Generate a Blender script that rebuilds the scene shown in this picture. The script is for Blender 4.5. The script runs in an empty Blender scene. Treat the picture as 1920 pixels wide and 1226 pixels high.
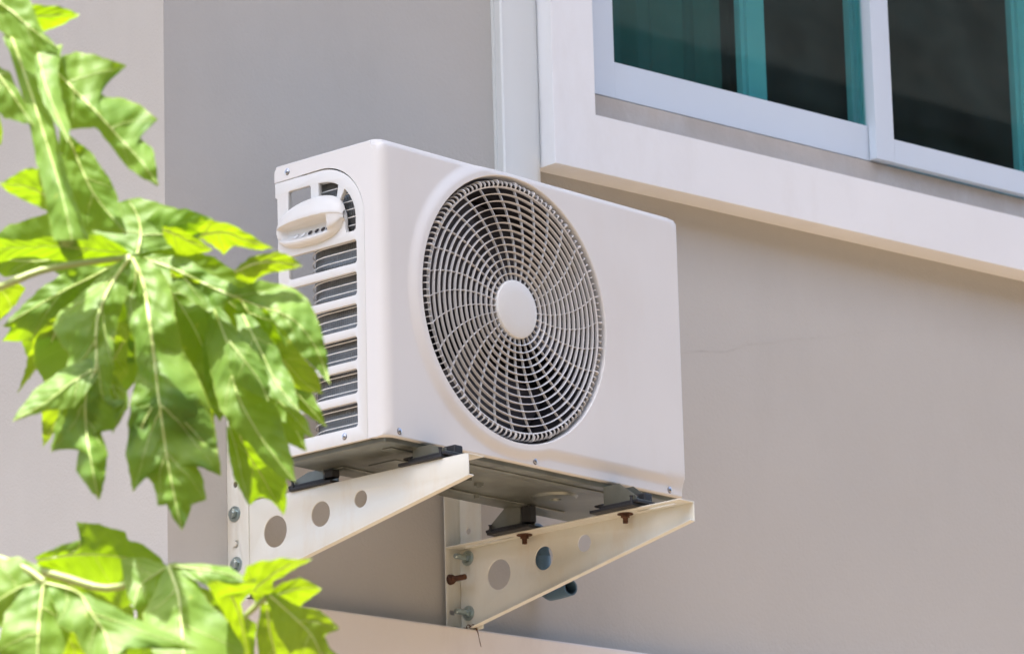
import bpy, bmesh, math, random
from mathutils import Vector, Matrix, noise

random.seed(7)
sc = bpy.context.scene
col = sc.collection
PI = math.pi
rad = math.radians
ZO = 3.45                      # height of the condenser's underside above the ground
YW = 0.503                     # the front wall's plane
XC = -0.107                    # the building's corner
YAW = 0.0985588                # the condenser is hung slightly askew to the wall
UW, UH, UD = 0.8373, 0.56, 0.2700

# ------------------------------------------------------------------ camera
RT = Vector((0.740436, -0.671624, -0.026007))
UPV = Vector((-0.145645, -0.198101, 0.9693))
BK = Vector((-0.656157, -0.713917, -0.2445))
CP = Vector((-5.36836, -6.18487, -1.87048 + ZO))
FPX = 8710.46
cam_d = bpy.data.cameras.new('camera')
cam = bpy.data.objects.new('camera', cam_d)
col.objects.link(cam)
m3 = Matrix((RT, UPV, BK)).transposed()
cam.matrix_world = Matrix.Translation(CP) @ m3.to_4x4()
cam_d.sensor_width = 36.0
cam_d.lens = FPX / 1920 * 36
cam_d.clip_start = 0.1
cam_d.clip_end = 600
cam_d.dof.use_dof = True
cam_d.dof.focus_distance = 8.35
cam_d.dof.aperture_fstop = 9.0
sc.camera = cam
sc.render.resolution_x = 1024
sc.render.resolution_y = 653

# ------------------------------------------------------------------ sky, sun, exposure
SUN_EL, SUN_AZ = rad(67), rad(196)        # direction the sun stands in, azimuth from +x towards +y
w = bpy.data.worlds.new('World')
sc.world = w
w.use_nodes = True
nt = w.node_tree
bg = nt.nodes['Background']
sky = nt.nodes.new('ShaderNodeTexSky')
sky.sky_type = 'NISHITA'
sky.sun_disc = False
sky.sun_elevation = SUN_EL
sky.sun_rotation = PI / 2 - SUN_AZ
sky.air_density = 1.0
sky.dust_density = 3.0
sky.ozone_density = 1.0
nt.links.new(sky.outputs[0], bg.inputs[0])
bg.inputs[1].default_value = 0.15
sd = bpy.data.lights.new('sun', 'SUN')
sd.energy = 4.5
sd.angle = rad(0.5)
sd.color = (1.0, 0.955, 0.88)
so = bpy.data.objects.new('sun', sd)
col.objects.link(so)
sdir = Vector((math.cos(SUN_EL) * math.cos(SUN_AZ), math.cos(SUN_EL) * math.sin(SUN_AZ), math.sin(SUN_EL)))
so.rotation_euler = sdir.to_track_quat('Z', 'Y').to_euler()
so.location = (-4, -2, 14)
sc.view_settings.view_transform = 'Standard'
sc.view_settings.look = 'None'
sc.view_settings.gamma = 1.0
sc.view_settings.exposure = 1.97


# ------------------------------------------------------------------ material helpers
def mat(name, color, rough=0.5, metal=0.0, var=0.06, vscale=6.0, bump=0.0, bscale=80.0, spec=0.5, dirt=None, dscale=3.0, damt=0.0):
    m = bpy.data.materials.new(name)
    m.use_nodes = True
    n = m.node_tree
    b = n.nodes['Principled BSDF']
    b.inputs['Roughness'].default_value = rough
    b.inputs['Metallic'].default_value = metal
    b.inputs['Specular IOR Level'].default_value = spec
    tc = n.nodes.new('ShaderNodeTexCoord')
    nz = n.nodes.new('ShaderNodeTexNoise')
    nz.inputs['Scale'].default_value = vscale
    nz.inputs['Detail'].default_value = 5
    n.links.new(tc.outputs['Object'], nz.inputs['Vector'])
    rp = n.nodes.new('ShaderNodeValToRGB')
    c = color
    rp.color_ramp.elements[0].position = 0.3
    rp.color_ramp.elements[1].position = 0.7
    rp.color_ramp.elements[0].color = (c[0] * (1 - var), c[1] * (1 - var), c[2] * (1 - var), 1)
    rp.color_ramp.elements[1].color = (min(1, c[0] * (1 + var)), min(1, c[1] * (1 + var)), min(1, c[2] * (1 + var)), 1)
    n.links.new(nz.outputs['Fac'], rp.inputs['Fac'])
    out = rp.outputs['Color']
    if dirt is not None:
        mp = n.nodes.new('ShaderNodeMapping')
        mp.inputs['Scale'].default_value = (1, 1, 0.35)
        n.links.new(tc.outputs['Object'], mp.inputs['Vector'])
        n2 = n.nodes.new('ShaderNodeTexNoise')
        n2.inputs['Scale'].default_value = dscale
        n2.inputs['Detail'].default_value = 9
        n2.inputs['Roughness'].default_value = 0.68
        n.links.new(mp.outputs[0], n2.inputs['Vector'])
        r2 = n.nodes.new('ShaderNodeMapRange')
        r2.inputs['From Min'].default_value = 0.5
        r2.inputs['From Max'].default_value = 0.75
        r2.inputs['To Max'].default_value = damt
        n.links.new(n2.outputs['Fac'], r2.inputs['Value'])
        mx = n.nodes.new('ShaderNodeMix')
        mx.data_type = 'RGBA'
        n.links.new(r2.outputs[0], mx.inputs['Factor'])
        n.links.new(out, mx.inputs['A'])
        mx.inputs['B'].default_value = (*dirt, 1)
        out = mx.outputs['Result']
    n.links.new(out, b.inputs['Base Color'])
    if bump > 0:
        n3 = n.nodes.new('ShaderNodeTexNoise')
        n3.inputs['Scale'].default_value = bscale
        n3.inputs['Detail'].default_value = 4
        n.links.new(tc.outputs['Object'], n3.inputs['Vector'])
        bp = n.nodes.new('ShaderNodeBump')
        bp.inputs['Strength'].default_value = 1.0
        bp.inputs['Distance'].default_value = bump
        n.links.new(n3.outputs['Fac'], bp.inputs['Height'])
        n.links.new(bp.outputs[0], b.inputs['Normal'])
    return m


M = {}
M['ac'] = mat('white_cabinet_paint', (0.65, 0.648, 0.635), 0.42, var=0.02, vscale=4, bump=0.00006, bscale=420, dirt=(0.56, 0.50, 0.44), dscale=5, damt=0.22)
M['plastic'] = mat('white_plastic', (0.64, 0.65, 0.635), 0.4, var=0.02, vscale=8, dirt=(0.55, 0.48, 0.40), dscale=9, damt=0.2)
M['guard'] = mat('guard_plastic', (0.575, 0.575, 0.57), 0.45, var=0.03, vscale=10, dirt=(0.45, 0.38, 0.30), dscale=14, damt=0.35)
M['bracket'] = mat('cream_bracket_paint', (0.68, 0.685, 0.62), 0.42, var=0.03, vscale=7, bump=0.00008, bscale=250, dirt=(0.55, 0.42, 0.24), dscale=11, damt=0.4)
M['galv'] = mat('galvanised_steel', (0.21, 0.225, 0.20), 0.36, 0.7, var=0.25, vscale=14, bump=0.0002, bscale=60, dirt=(0.20, 0.19, 0.15), dscale=8, damt=0.7)
M['zinc'] = mat('zinc_bolt', (0.42, 0.50, 0.50), 0.28, 0.95, var=0.2, vscale=60)
M['screw'] = mat('screw_steel', (0.48, 0.48, 0.50), 0.25, 0.95, var=0.1, vscale=60)
M['rust'] = mat('rusty_iron', (0.085, 0.036, 0.018), 0.85, 0.1, var=0.5, vscale=90, bump=0.0006, bscale=300)
M['rubber'] = mat('black_rubber', (0.018, 0.019, 0.022), 0.55, var=0.2, vscale=40)
M['dark'] = mat('dark_interior', (0.030, 0.027, 0.031), 0.7, var=0.3, vscale=10)
M['fan'] = mat('fan_plastic', (0.055, 0.052, 0.058), 0.45, var=0.2, vscale=10)
M['wire'] = mat('guard_wire_coating', (0.72, 0.72, 0.70), 0.4, var=0.1, vscale=30)
M['trim'] = mat('white_trim_paint', (0.78, 0.80, 0.81), 0.55, var=0.03, vscale=3, bump=0.0004, bscale=45, dirt=(0.62, 0.60, 0.57), dscale=5, damt=0.35)
M['sash'] = mat('white_aluminium', (0.60, 0.68, 0.76), 0.35, var=0.02, vscale=3, dirt=(0.60, 0.63, 0.66), dscale=6, damt=0.2)  # white aluminium with the sky's blue reflection put into the colour
M['sill'] = mat('grey_mortar', (0.46, 0.415, 0.365), 0.85, var=0.08, vscale=9, bump=0.0010, bscale=50, dirt=(0.55, 0.53, 0.50), dscale=12, damt=0.6)
M['duct'] = mat('pvc_trunking', (0.66, 0.69, 0.68), 0.4, var=0.02, vscale=3)
M['pvc'] = mat('blue_grey_pvc', (0.085, 0.155, 0.215), 0.4, var=0.12, vscale=20)
M['ledge'] = mat('white_band_paint', (0.78, 0.755, 0.735), 0.6, var=0.03, vscale=4, bump=0.0004, bscale=60, dirt=(0.50, 0.44, 0.40), dscale=14, damt=0.2)
M['soffit'] = mat('soffit_paint', (0.72, 0.71, 0.69), 0.7, var=0.03)
M['roof'] = mat('roof_tiles', (0.24, 0.13, 0.09), 0.8, var=0.2, vscale=3)
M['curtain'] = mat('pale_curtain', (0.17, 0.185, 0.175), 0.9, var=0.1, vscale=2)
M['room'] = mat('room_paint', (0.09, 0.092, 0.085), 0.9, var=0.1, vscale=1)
M['nwall'] = mat('brown_house_paint', (0.15, 0.155, 0.145), 0.85, var=0.1, vscale=1)
M['nroof'] = mat('dark_roof_tiles', (0.09, 0.055, 0.045), 0.8, var=0.3, vscale=5)
M['ground'] = mat('sunlit_paving', (0.19, 0.138, 0.092), 0.9, var=0.15, vscale=0.6, bump=0.002, bscale=30)
M['trunk'] = mat('papaya_bark', (0.20, 0.19, 0.14), 0.85, var=0.25, vscale=14, bump=0.004, bscale=25)
M['petiole'] = mat('pale_petiole', (0.26, 0.31, 0.10), 0.5, var=0.1, vscale=20)
M['vein'] = mat('pale_vein', (0.42, 0.50, 0.17), 0.5, var=0.1, vscale=30)
M['stem'] = mat('green_stem', (0.155, 0.235, 0.030), 0.42, var=0.18, vscale=9, bump=0.0012, bscale=40)
M['twig'] = mat('dry_twig', (0.12, 0.06, 0.03), 0.9, var=0.3, vscale=60)


def coil_mat():
    m = mat('condenser_fins', (0.17, 0.175, 0.172), 0.42, 0.6, var=0.25, vscale=18)
    n = m.node_tree
    b = n.nodes['Principled BSDF']
    tc = n.nodes.new('ShaderNodeTexCoord')
    uv = n.nodes.new('ShaderNodeUVMap')
    wv = n.nodes.new('ShaderNodeTexWave')
    wv.inputs['Scale'].default_value = 60
    wv.inputs['Distortion'].default_value = 0.6
    wv.bands_direction = 'X'
    n.links.new(uv.outputs[0], wv.inputs['Vector'])
    bp = n.nodes.new('ShaderNodeBump')
    bp.inputs['Distance'].default_value = 0.0006
    n.links.new(wv.outputs['Fac'], bp.inputs['Height'])
    n.links.new(bp.outputs[0], b.inputs['Normal'])
    return m


M['coil'] = coil_mat()


def wall_mat(name, color, crack=False):
    m = mat(name, color, 0.75, var=0.03, vscale=1.6, spec=0.3, dirt=tuple(c * 0.82 for c in color), dscale=2.2, damt=0.35)
    n = m.node_tree
    b = n.nodes['Principled BSDF']
    tc = n.nodes.new('ShaderNodeTexCoord')
    n1 = n.nodes.new('ShaderNodeTexNoise')
    n1.inputs['Scale'].default_value = 170
    n1.inputs['Detail'].default_value = 3
    n.links.new(tc.outputs['Object'], n1.inputs['Vector'])
    bp = n.nodes.new('ShaderNodeBump')
    bp.inputs['Distance'].default_value = 0.0009
    n.links.new(n1.outputs['Fac'], bp.inputs['Height'])
    n2 = n.nodes.new('ShaderNodeTexNoise')
    n2.inputs['Scale'].default_value = 5
    n.links.new(tc.outputs['Object'], n2.inputs['Vector'])
    bp2 = n.nodes.new('ShaderNodeBump')
    bp2.inputs['Distance'].default_value = 0.006
    bp2.inputs['Strength'].default_value = 0.6
    n.links.new(n2.outputs['Fac'], bp2.inputs['Height'])
    n.links.new(bp.outputs[0], bp2.inputs['Normal'])
    n.links.new(bp2.outputs[0], b.inputs['Normal'])
    return m


M['wall'] = wall_mat('taupe_wall_paint', (0.474, 0.460, 0.425))
M['crack'] = mat('hairline_crack', (0.45, 0.435, 0.40), 0.9, var=0.2, vscale=30)


def glass_mat():
    m = bpy.data.materials.new('teal_tinted_glass')
    m.use_nodes = True
    n = m.node_tree
    n.nodes.clear()
    o = n.nodes.new('ShaderNodeOutputMaterial')
    t = n.nodes.new('ShaderNodeBsdfTransparent')
    t.inputs[0].default_value = (0.56, 0.83, 0.81, 1)
    g = n.nodes.new('ShaderNodeBsdfGlossy')
    g.inputs['Roughness'].default_value = 0.02
    g.inputs['Color'].default_value = (0.85, 0.95, 1, 1)
    lw = n.nodes.new('ShaderNodeLayerWeight')
    lw.inputs[0].default_value = 0.5
    g.inputs['Color'].default_value = (0.8, 0.9, 0.9, 1)
    pw = n.nodes.new('ShaderNodeMath')
    pw.operation = 'POWER'
    pw.inputs[1].default_value = 5
    n.links.new(lw.outputs['Facing'], pw.inputs[0])
    f = n.nodes.new('ShaderNodeMapRange')
    f.inputs['To Min'].default_value = 0.03
    n.links.new(pw.outputs[0], f.inputs['Value'])
    mx = n.nodes.new('ShaderNodeMixShader')
    n.links.new(f.outputs[0], mx.inputs[0])
    n.links.new(t.outputs[0], mx.inputs[1])
    n.links.new(g.outputs[0], mx.inputs[2])
    # a little dust on the pane
    d = n.nodes.new('ShaderNodeBsdfDiffuse')
    d.inputs[0].default_value = (0.30, 0.42, 0.42, 1)
    tc = n.nodes.new('ShaderNodeTexCoord')
    nz = n.nodes.new('ShaderNodeTexNoise')
    nz.inputs['Scale'].default_value = 9
    nz.inputs['Detail'].default_value = 8
    n.links.new(tc.outputs['Object'], nz.inputs['Vector'])
    mr = n.nodes.new('ShaderNodeMapRange')
    mr.inputs['From Min'].default_value = 0.35
    mr.inputs['From Max'].default_value = 0.8
    mr.inputs['To Min'].default_value = 0.01
    mr.inputs['To Max'].default_value = 0.035
    n.links.new(nz.outputs['Fac'], mr.inputs['Value'])
    m2 = n.nodes.new('ShaderNodeMixShader')
    n.links.new(mr.outputs[0], m2.inputs[0])
    n.links.new(mx.outputs[0], m2.inputs[1])
    n.links.new(d.outputs[0], m2.inputs[2])
    n.links.new(m2.outputs[0], o.inputs[0])
    return m


M['glass'] = glass_mat()


def leaf_mat(name, top, trans):
    m = bpy.data.materials.new(name)
    m.use_nodes = True
    n = m.node_tree
    L = n.links
    b = n.nodes['Principled BSDF']
    o = n.nodes['Material Output']
    uv = n.nodes.new('ShaderNodeUVMap')
    sp = n.nodes.new('ShaderNodeSeparateXYZ')
    L.new(uv.outputs[0], sp.inputs[0])

    def mth(op, a, b_=None, clamp=False):
        x = n.nodes.new('ShaderNodeMath')
        x.operation = op
        x.use_clamp = clamp
        for i, v in enumerate((a, b_)):
            if v is None:
                continue
            if isinstance(v, (int, float)):
                x.inputs[i].default_value = v
            else:
                L.new(v, x.inputs[i])
        return x.outputs[0]
    au = mth('ABSOLUTE', sp.outputs['X'])
    # side veins run forward from the midrib
    q = mth('SUBTRACT', mth('MULTIPLY', sp.outputs['Y'], 9.0), mth('MULTIPLY', au, 1.6))
    fr = mth('ABSOLUTE', mth('SUBTRACT', mth('FRACT', q), 0.5))
    side = mth('MULTIPLY', mth('SUBTRACT', 0.035, fr), 26.0, True)
    mid = mth('MULTIPLY', mth('SUBTRACT', 0.030, au), 34.0, True)
    vein = mth('MAXIMUM', mth('MULTIPLY', side, 0.18), mid, True)
    tc = n.nodes.new('ShaderNodeTexCoord')
    nz = n.nodes.new('ShaderNodeTexNoise')
    nz.inputs['Scale'].default_value = 12
    nz.inputs['Detail'].default_value = 4
    L.new(tc.outputs['Object'], nz.inputs['Vector'])
    rp = n.nodes.new('ShaderNodeValToRGB')
    rp.color_ramp.elements[0].position = 0.3
    rp.color_ramp.elements[1].position = 0.72
    rp.color_ramp.elements[0].color = (*[c * 0.8 for c in top], 1)
    rp.color_ramp.elements[1].color = (top[0] * 1.35, top[1] * 1.15, top[2] * 1.2, 1)
    L.new(nz.outputs['Fac'], rp.inputs['Fac'])
    mx = n.nodes.new('ShaderNodeMix')
    mx.data_type = 'RGBA'
    L.new(vein, mx.inputs['Factor'])
    L.new(rp.outputs['Color'], mx.inputs['A'])
    mx.inputs['B'].default_value = (0.34, 0.45, 0.16, 1)
    # yellowed margin
    ed = mth('MULTIPLY', mth('SUBTRACT', au, 0.955), 22.0, True)
    m3_ = n.nodes.new('ShaderNodeMix')
    m3_.data_type = 'RGBA'
    ns = n.nodes.new('ShaderNodeTexNoise')
    ns.inputs['Scale'].default_value = 46
    ns.inputs['Detail'].default_value = 3
    L.new(tc.outputs['Object'], ns.inputs['Vector'])
    spots = mth('MULTIPLY', mth('SUBTRACT', ns.outputs['Fac'], 0.69), 14.0, True)
    L.new(mth('MAXIMUM', mth('MULTIPLY', ed, 0.4), mth('MULTIPLY', spots, 0.6)), m3_.inputs['Factor'])
    L.new(mx.outputs['Result'], m3_.inputs['A'])
    m3_.inputs['B'].default_value = (0.36, 0.36, 0.07, 1)
    L.new(m3_.outputs['Result'], b.inputs['Base Color'])
    b.inputs['Roughness'].default_value = 0.55
    b.inputs['Specular IOR Level'].default_value = 0.42
    # quilted blade between the veins
    hgt = mth('ADD', mth('MULTIPLY', fr, 0.5), mth('MULTIPLY', nz.outputs['Fac'], 1.1))
    bp = n.nodes.new('ShaderNodeBump')
    bp.inputs['Distance'].default_value = 0.0036
    bp.inputs['Strength'].default_value = 0.7
    L.new(hgt, bp.inputs['Height'])
    L.new(bp.outputs[0], b.inputs['Normal'])
    tr = n.nodes.new('ShaderNodeBsdfTranslucent')
    mt = n.nodes.new('ShaderNodeMix')
    mt.data_type = 'RGBA'
    L.new(mth('MULTIPLY', vein, 0.6), mt.inputs['Factor'])
    mt.inputs['A'].default_value = (*trans, 1)
    mt.inputs['B'].default_value = (0.55, 0.62, 0.12, 1)
    L.new(mt.outputs['Result'], tr.inputs['Color'])
    L.new(bp.outputs[0], tr.inputs['Normal'])
    ms = n.nodes.new('ShaderNodeMixShader')
    ms.inputs[0].default_value = 0.40
    L.new(b.outputs[0], ms.inputs[1])
    L.new(tr.outputs[0], ms.inputs[2])
    L.new(ms.outputs[0], o.inputs[0])
    return m


M['leaf'] = leaf_mat('papaya_leaf', (0.104, 0.208, 0.030), (0.33, 0.52, 0.002))
M['leaf_young'] = leaf_mat('young_papaya_leaf', (0.13, 0.22, 0.022), (0.34, 0.49, 0.004))  # yellower copy of the papaya leaf, backlight put into the colour


# ------------------------------------------------------------------ mesh helpers
def mesh_obj(name, bm, m, parent=None, smooth=True, recalc=True, angle=35, mats=None):
    if recalc:
        bmesh.ops.recalc_face_normals(bm, faces=bm.faces[:])
    me = bpy.data.meshes.new(name)
    bm.to_mesh(me)
    bm.free()
    for q in (mats or [m]):
        me.materials.append(q)
    o = bpy.data.objects.new(name, me)
    col.objects.link(o)
    if parent:
        o.parent = parent
    for p in me.polygons:
        p.use_smooth = smooth
    if smooth:
        me.set_sharp_from_angle(angle=rad(angle))
    return o


def empty(name, label, cat, loc=(0, 0, 0), rz=0.0, group=None):
    o = bpy.data.objects.new(name, None)
    o.empty_display_size = 0.1
    col.objects.link(o)
    o.location = loc
    o.rotation_euler = (0, 0, rz)
    tag(o, label, cat, group)
    return o


def tag(o, label=None, cat=None, group=None, kind=None):
    if label:
        o['label'] = label
    if cat:
        o['category'] = cat
    if group:
        o['group'] = group
    if kind:
        o['kind'] = kind


def box(bm, x0, x1, y0, y1, z0, z1, bev=0.0, seg=2):
    t = bmesh.new()
    r = bmesh.ops.create_cube(t, size=1)
    for v in r['verts']:
        v.co = Vector(((x0 + x1) / 2 + v.co.x * (x1 - x0), (y0 + y1) / 2 + v.co.y * (y1 - y0), (z0 + z1) / 2 + v.co.z * (z1 - z0)))
    if bev > 0:
        bmesh.ops.bevel(t, geom=t.edges[:], offset=bev, segments=seg, affect='EDGES', profile=0.5)
    join(bm, t)


def join(bm, t, mtx=None):
    me = bpy.data.meshes.new('tmp')
    bmesh.ops.recalc_face_normals(t, faces=t.faces[:])
    t.to_mesh(me)
    t.free()
    if mtx is not None:
        me.transform(mtx)
    bm.from_mesh(me)
    bpy.data.meshes.remove(me)


def plate(bm, outline, holes, th, mtx, bev=0.0):
    """flat plate with holes, in local XY, thickness th centred on z=0"""
    cu = bpy.data.curves.new('tmp', 'CURVE')
    cu.dimensions = '2D'
    cu.fill_mode = 'BOTH'
    cu.extrude = max(1e-5, th / 2 - bev)
    cu.bevel_depth = bev
    cu.bevel_resolution = 1
    cu.offset = -bev
    for L in [outline] + list(holes):
        s = cu.splines.new('POLY')
        s.points.add(len(L) - 1)
        for p, q in zip(s.points, L):
            p.co = (q[0], q[1], 0, 1)
        s.use_cyclic_u = True
    ob = bpy.data.objects.new('tmp', cu)
    col.objects.link(ob)
    bpy.context.view_layer.update()
    me = bpy.data.meshes.new_from_object(ob)
    col.objects.unlink(ob)
    bpy.data.objects.remove(ob)
    bpy.data.curves.remove(cu)
    t = bmesh.new()
    t.from_mesh(me)
    bpy.data.meshes.remove(me)
    bmesh.ops.remove_doubles(t, verts=t.verts[:], dist=1e-6)
    join(bm, t, mtx)


def circ(cx, cy, r, n=32, ry=None):
    ry = ry or r
    return [(cx + r * math.cos(2 * PI * i / n), cy + ry * math.sin(2 * PI * i / n)) for i in range(n)]


def rrect(x0, y0, x1, y1, r, n=5):
    out = []
    for cx, cy, a in ((x1 - r, y1 - r, 0), (x0 + r, y1 - r, 90), (x0 + r, y0 + r, 180), (x1 - r, y0 + r, 270)):
        for i in range(n + 1):
            t = rad(a + 90 * i / n)
            out.append((cx + r * math.cos(t), cy + r * math.sin(t)))
    return out


def slot(cx, cy, w_, h_, n=8):
    r = min(w_, h_) / 2
    return rrect(cx - w_ / 2, cy - h_ / 2, cx + w_ / 2, cy + h_ / 2, r * 0.999, n)


def tube(bm, pts, r, n=10, cap=True, closed=False):
    """sweep a circle along a polyline; r may be a list"""
    pts = [Vector(p) for p in pts]
    N = len(pts)
    rings = []
    up = Vector((0.013, 0.021, 1)).normalized()
    for i, p in enumerate(pts):
        a = pts[(i - 1) % N] if (closed or i > 0) else p
        b = pts[(i + 1) % N] if (closed or i < N - 1) else p
        d = (b - a).normalized()
        s = d.cross(up)
        if s.length < 0.05:
            s = d.cross(Vector((1, 0, 0)))
        s.normalize()
        u = s.cross(d).normalized()
        rr = r[i] if isinstance(r, (list, tuple)) else r
        rings.append([bm.verts.new(p + s * rr * math.cos(2 * PI * k / n) + u * rr * math.sin(2 * PI * k / n)) for k in range(n)])
    for i in range(N if closed else N - 1):
        a, b = rings[i], rings[(i + 1) % N]
        for k in range(n):
            bm.faces.new((a[k], a[(k + 1) % n], b[(k + 1) % n], b[k]))
    if cap and not closed:
        bm.faces.new(rings[0][::-1])
        bm.faces.new(rings[-1])


def cyl(bm, p0, p1, r0, r1=None, n=16, cap=True):
    p0, p1 = Vector(p0), Vector(p1)
    tube(bm, [p0, p1], [r0, r0 if r1 is None else r1], n, cap)


def lathe(bm, prof, origin, axis, n=24):
    """prof: (r, h) pairs revolved round axis through origin"""
    origin, axis = Vector(origin), Vector(axis).normalized()
    s = axis.orthogonal().normalized()
    u = axis.cross(s)
    rings = []
    for r, h in prof:
        if r < 1e-6:
            rings.append([bm.verts.new(origin + axis * h)])
        else:
            rings.append([bm.verts.new(origin + axis * h + (s * math.cos(2 * PI * k / n) + u * math.sin(2 * PI * k / n)) * r) for k in range(n)])
    for a, b in zip(rings, rings[1:]):
        for k in range(n):
            k2 = (k + 1) % n
            if len(a) == 1 and len(b) == 1:
                continue
            if len(a) == 1:
                bm.faces.new((a[0], b[k], b[k2]))
            elif len(b) == 1:
                bm.faces.new((a[k], a[k2], b[0]))
            else:
                bm.faces.new((a[k], a[k2], b[k2], b[k]))


def sweep_rect(bm, rows, closed=False):
    """rows: list of 4-vertex cross-sections"""
    R = [[bm.verts.new(p) for p in q] for q in rows]
    N = len(R)
    for i in range(N if closed else N - 1):
        a, b = R[i], R[(i + 1) % N]
        for k in range(4):
            bm.faces.new((a[k], a[(k + 1) % 4], b[(k + 1) % 4], b[k]))
    if not closed:
        bm.faces.new(R[0][::-1])
        bm.faces.new(R[-1])


def sstep(a, b, x):
    t = max(0.0, min(1.0, (x - a) / (b - a)))
    return t * t * (3 - 2 * t)


def W(x, y, z):
    return Vector((x, y, z + ZO))


# ================================================================== SETTING
bm = bmesh.new()
s = 150
vs = [bm.verts.new((x, y, 0)) for x, y in ((-s, -s), (s, -s), (s, s), (-s, s))]
bm.faces.new(vs)
g = mesh_obj('ground', bm, M['ground'], smooth=False)
tag(g, kind='structure')

# ------------------------------------------------------------------ the house
house = empty('house', 'taupe rendered house corner with white sliding window and white band', 'house', (XC, YW, 0))
HL = Vector((XC, YW, 0))


def hp(o):
    """parts are modelled in world coordinates, then hung under the house"""
    o.parent = house
    o.matrix_parent_inverse = Matrix.Translation(-HL)
    return o


WX1 = 8.0                                  # the wall runs on to the right
SOF = ZO + 4.3                            # soffit height
# opening behind the trim
OX0, OX1, OZ0, OZ1 = 0.97, 2.86, ZO + 0.86, ZO + 2.02
bm = bmesh.new()
XZ = Matrix(((1, 0, 0, 0), (0, 0, 1, YW + 0.08), (0, 1, 0, 0), (0, 0, 0, 1)))
plate(bm, [(XC, 0.0), (WX1, 0.0), (WX1, SOF), (XC, SOF)], [[(OX0, OZ0), (OX1, OZ0), (OX1, OZ1), (OX0, OZ1)]], 0.16, XZ)
wf = hp(mesh_obj('front_wall', bm, M['wall'], smooth=False))
bm = bmesh.new()
box(bm, XC, XC + 0.16, YW + 0.1602, YW + 7, 0, SOF)
hp(mesh_obj('side_wall', bm, M['wall'], smooth=False))
# projecting band below the brackets
bm = bmesh.new()
zb = ZO - 0.223
for a in range(1):
    box(bm, XC - 0.05, WX1, YW - 0.05, YW - 0.0005, zb - 0.34, zb, 0.004)
    box(bm, XC - 0.05, XC - 0.0005, YW - 0.0003, YW + 7, zb - 0.34, zb, 0.004)
hp(mesh_obj('band', bm, M['ledge'], smooth=False))
# eaves: soffit, fascia and an unseen hipped roof, overhang sized to shade the walls
bm = bmesh.new()
box(bm, XC - 3.5, WX1 + 0.5, YW - 1.2, YW + 8, SOF, SOF + 0.06)
hp(mesh_obj('soffit', bm, M['soffit'], smooth=False))
bm = bmesh.new()
e0, e1, f0, f1, zz = XC - 3.58, WX1 + 0.6, YW - 1.28, YW + 8.1, SOF + 0.062
A = [bm.verts.new(p) for p in ((e0, f0, zz), (e1, f0, zz), (e1, f1, zz), (e0, f1, zz), (e0, f0, zz + 0.12), (e1, f0, zz + 0.12), (e1, f1, zz + 0.12), (e0, f1, zz + 0.12))]
rz_ = zz + 2.1
B = [bm.verts.new(((e0 + 5.3), (f0 + f1) / 2, rz_)), bm.verts.new(((e1 - 4.3), (f0 + f1) / 2, rz_))]
for q in ((0, 1, 2, 3), (0, 1, 5, 4), (1, 2, 6, 5), (2, 3, 7, 6), (3, 0, 4, 7)):
    bm.faces.new([A[i] for i in q])
bm.faces.new((A[4], A[5], B[1], B[0]))
bm.faces.new((A[6], A[7], B[0], B[1]))
bm.faces.new((A[7], A[4], B[0]))
bm.faces.new((A[5], A[6], B[1]))
hp(mesh_obj('roof', bm, M['roof'], smooth=False))
# hairline crack in the render
bm = bmesh.new()
cr = [(1.235, 0.432), (1.30, 0.447), (1.38, 0.458), (1.46, 0.484), (1.55, 0.503), (1.62, 0.519), (1.72, 0.542), (1.82, 0.566), (1.93, 0.586), (2.05, 0.608), (2.18, 0.632), (2.36, 0.664)]
P = []
for (x0, z0), (x1, z1) in zip(cr, cr[1:]):
    for k in range(10):
        t = k / 10
        P.append((x0 + (x1 - x0) * t, z0 + (z1 - z0) * t + 0.006 * noise.noise(Vector((x0 * 9 + t, 3, 1))) + 0.003 * noise.noise(Vector((P.__len__() * 0.9, 1, 2)))))
prev = None
for i, (x, z) in enumerate(P):
    h = 0.0004 * (1 + 0.6 * math.sin(i * 1.7)) * (0.3 + 0.7 * max(0.0, 1 - i / 90))
    a, b = bm.verts.new(W(x, YW - 0.0004, z + h)), bm.verts.new(W(x, YW - 0.0004, z - h))
    if prev:
        bm.faces.new((prev[0], a, b, prev[1]))
    prev = (a, b)
hp(mesh_obj('crack', bm, M['crack'], smooth=False))
# plaster trim round the window
bm = bmesh.new()
TX0, TX1, TZ0, TZ1 = 0.8480, 2.98, ZO + 0.7605, ZO + 2.14
TH = Matrix(((1, 0, 0, 0), (0, 0, 1, YW - 0.0340), (0, 1, 0, 0), (0, 0, 0, 1)))
plate(bm, [(TX0, TZ0), (TX1, TZ0), (TX1, TZ1), (TX0, TZ1)], [[(TX0 + 0.1185, TZ0 + 0.124), (TX1 - 0.12, TZ0 + 0.124), (TX1 - 0.12, TZ1 - 0.12), (TX0 + 0.1185, TZ1 - 0.12)]], 0.067, TH, 0.0015)
hp(mesh_obj('window_trim', bm, M['trim'], smooth=False))

# the sliding window
win = hp(empty('window', None, None))
del_keys = [k for k in win.keys() if k in ('label', 'category')]
for k in del_keys:
    del win[k]


def wp(o):
    o.parent = win
    o.matrix_parent_inverse = Matrix.Identity(4)
    return o


win.matrix_parent_inverse = Matrix.Translation(-HL)
SB = ZO + 0.963                            # underside of the sashes
ST = ZO + 1.94
bm = bmesh.new()
box(bm, OX0 + 0.001, OX1 - 0.001, YW + 0.006, YW + 0.10, OZ0 + 0.001, SB - 0.003, 0.002)      # mortar bed below the frame
wp(mesh_obj('sill', bm, M['sill'], smooth=False))


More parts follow.
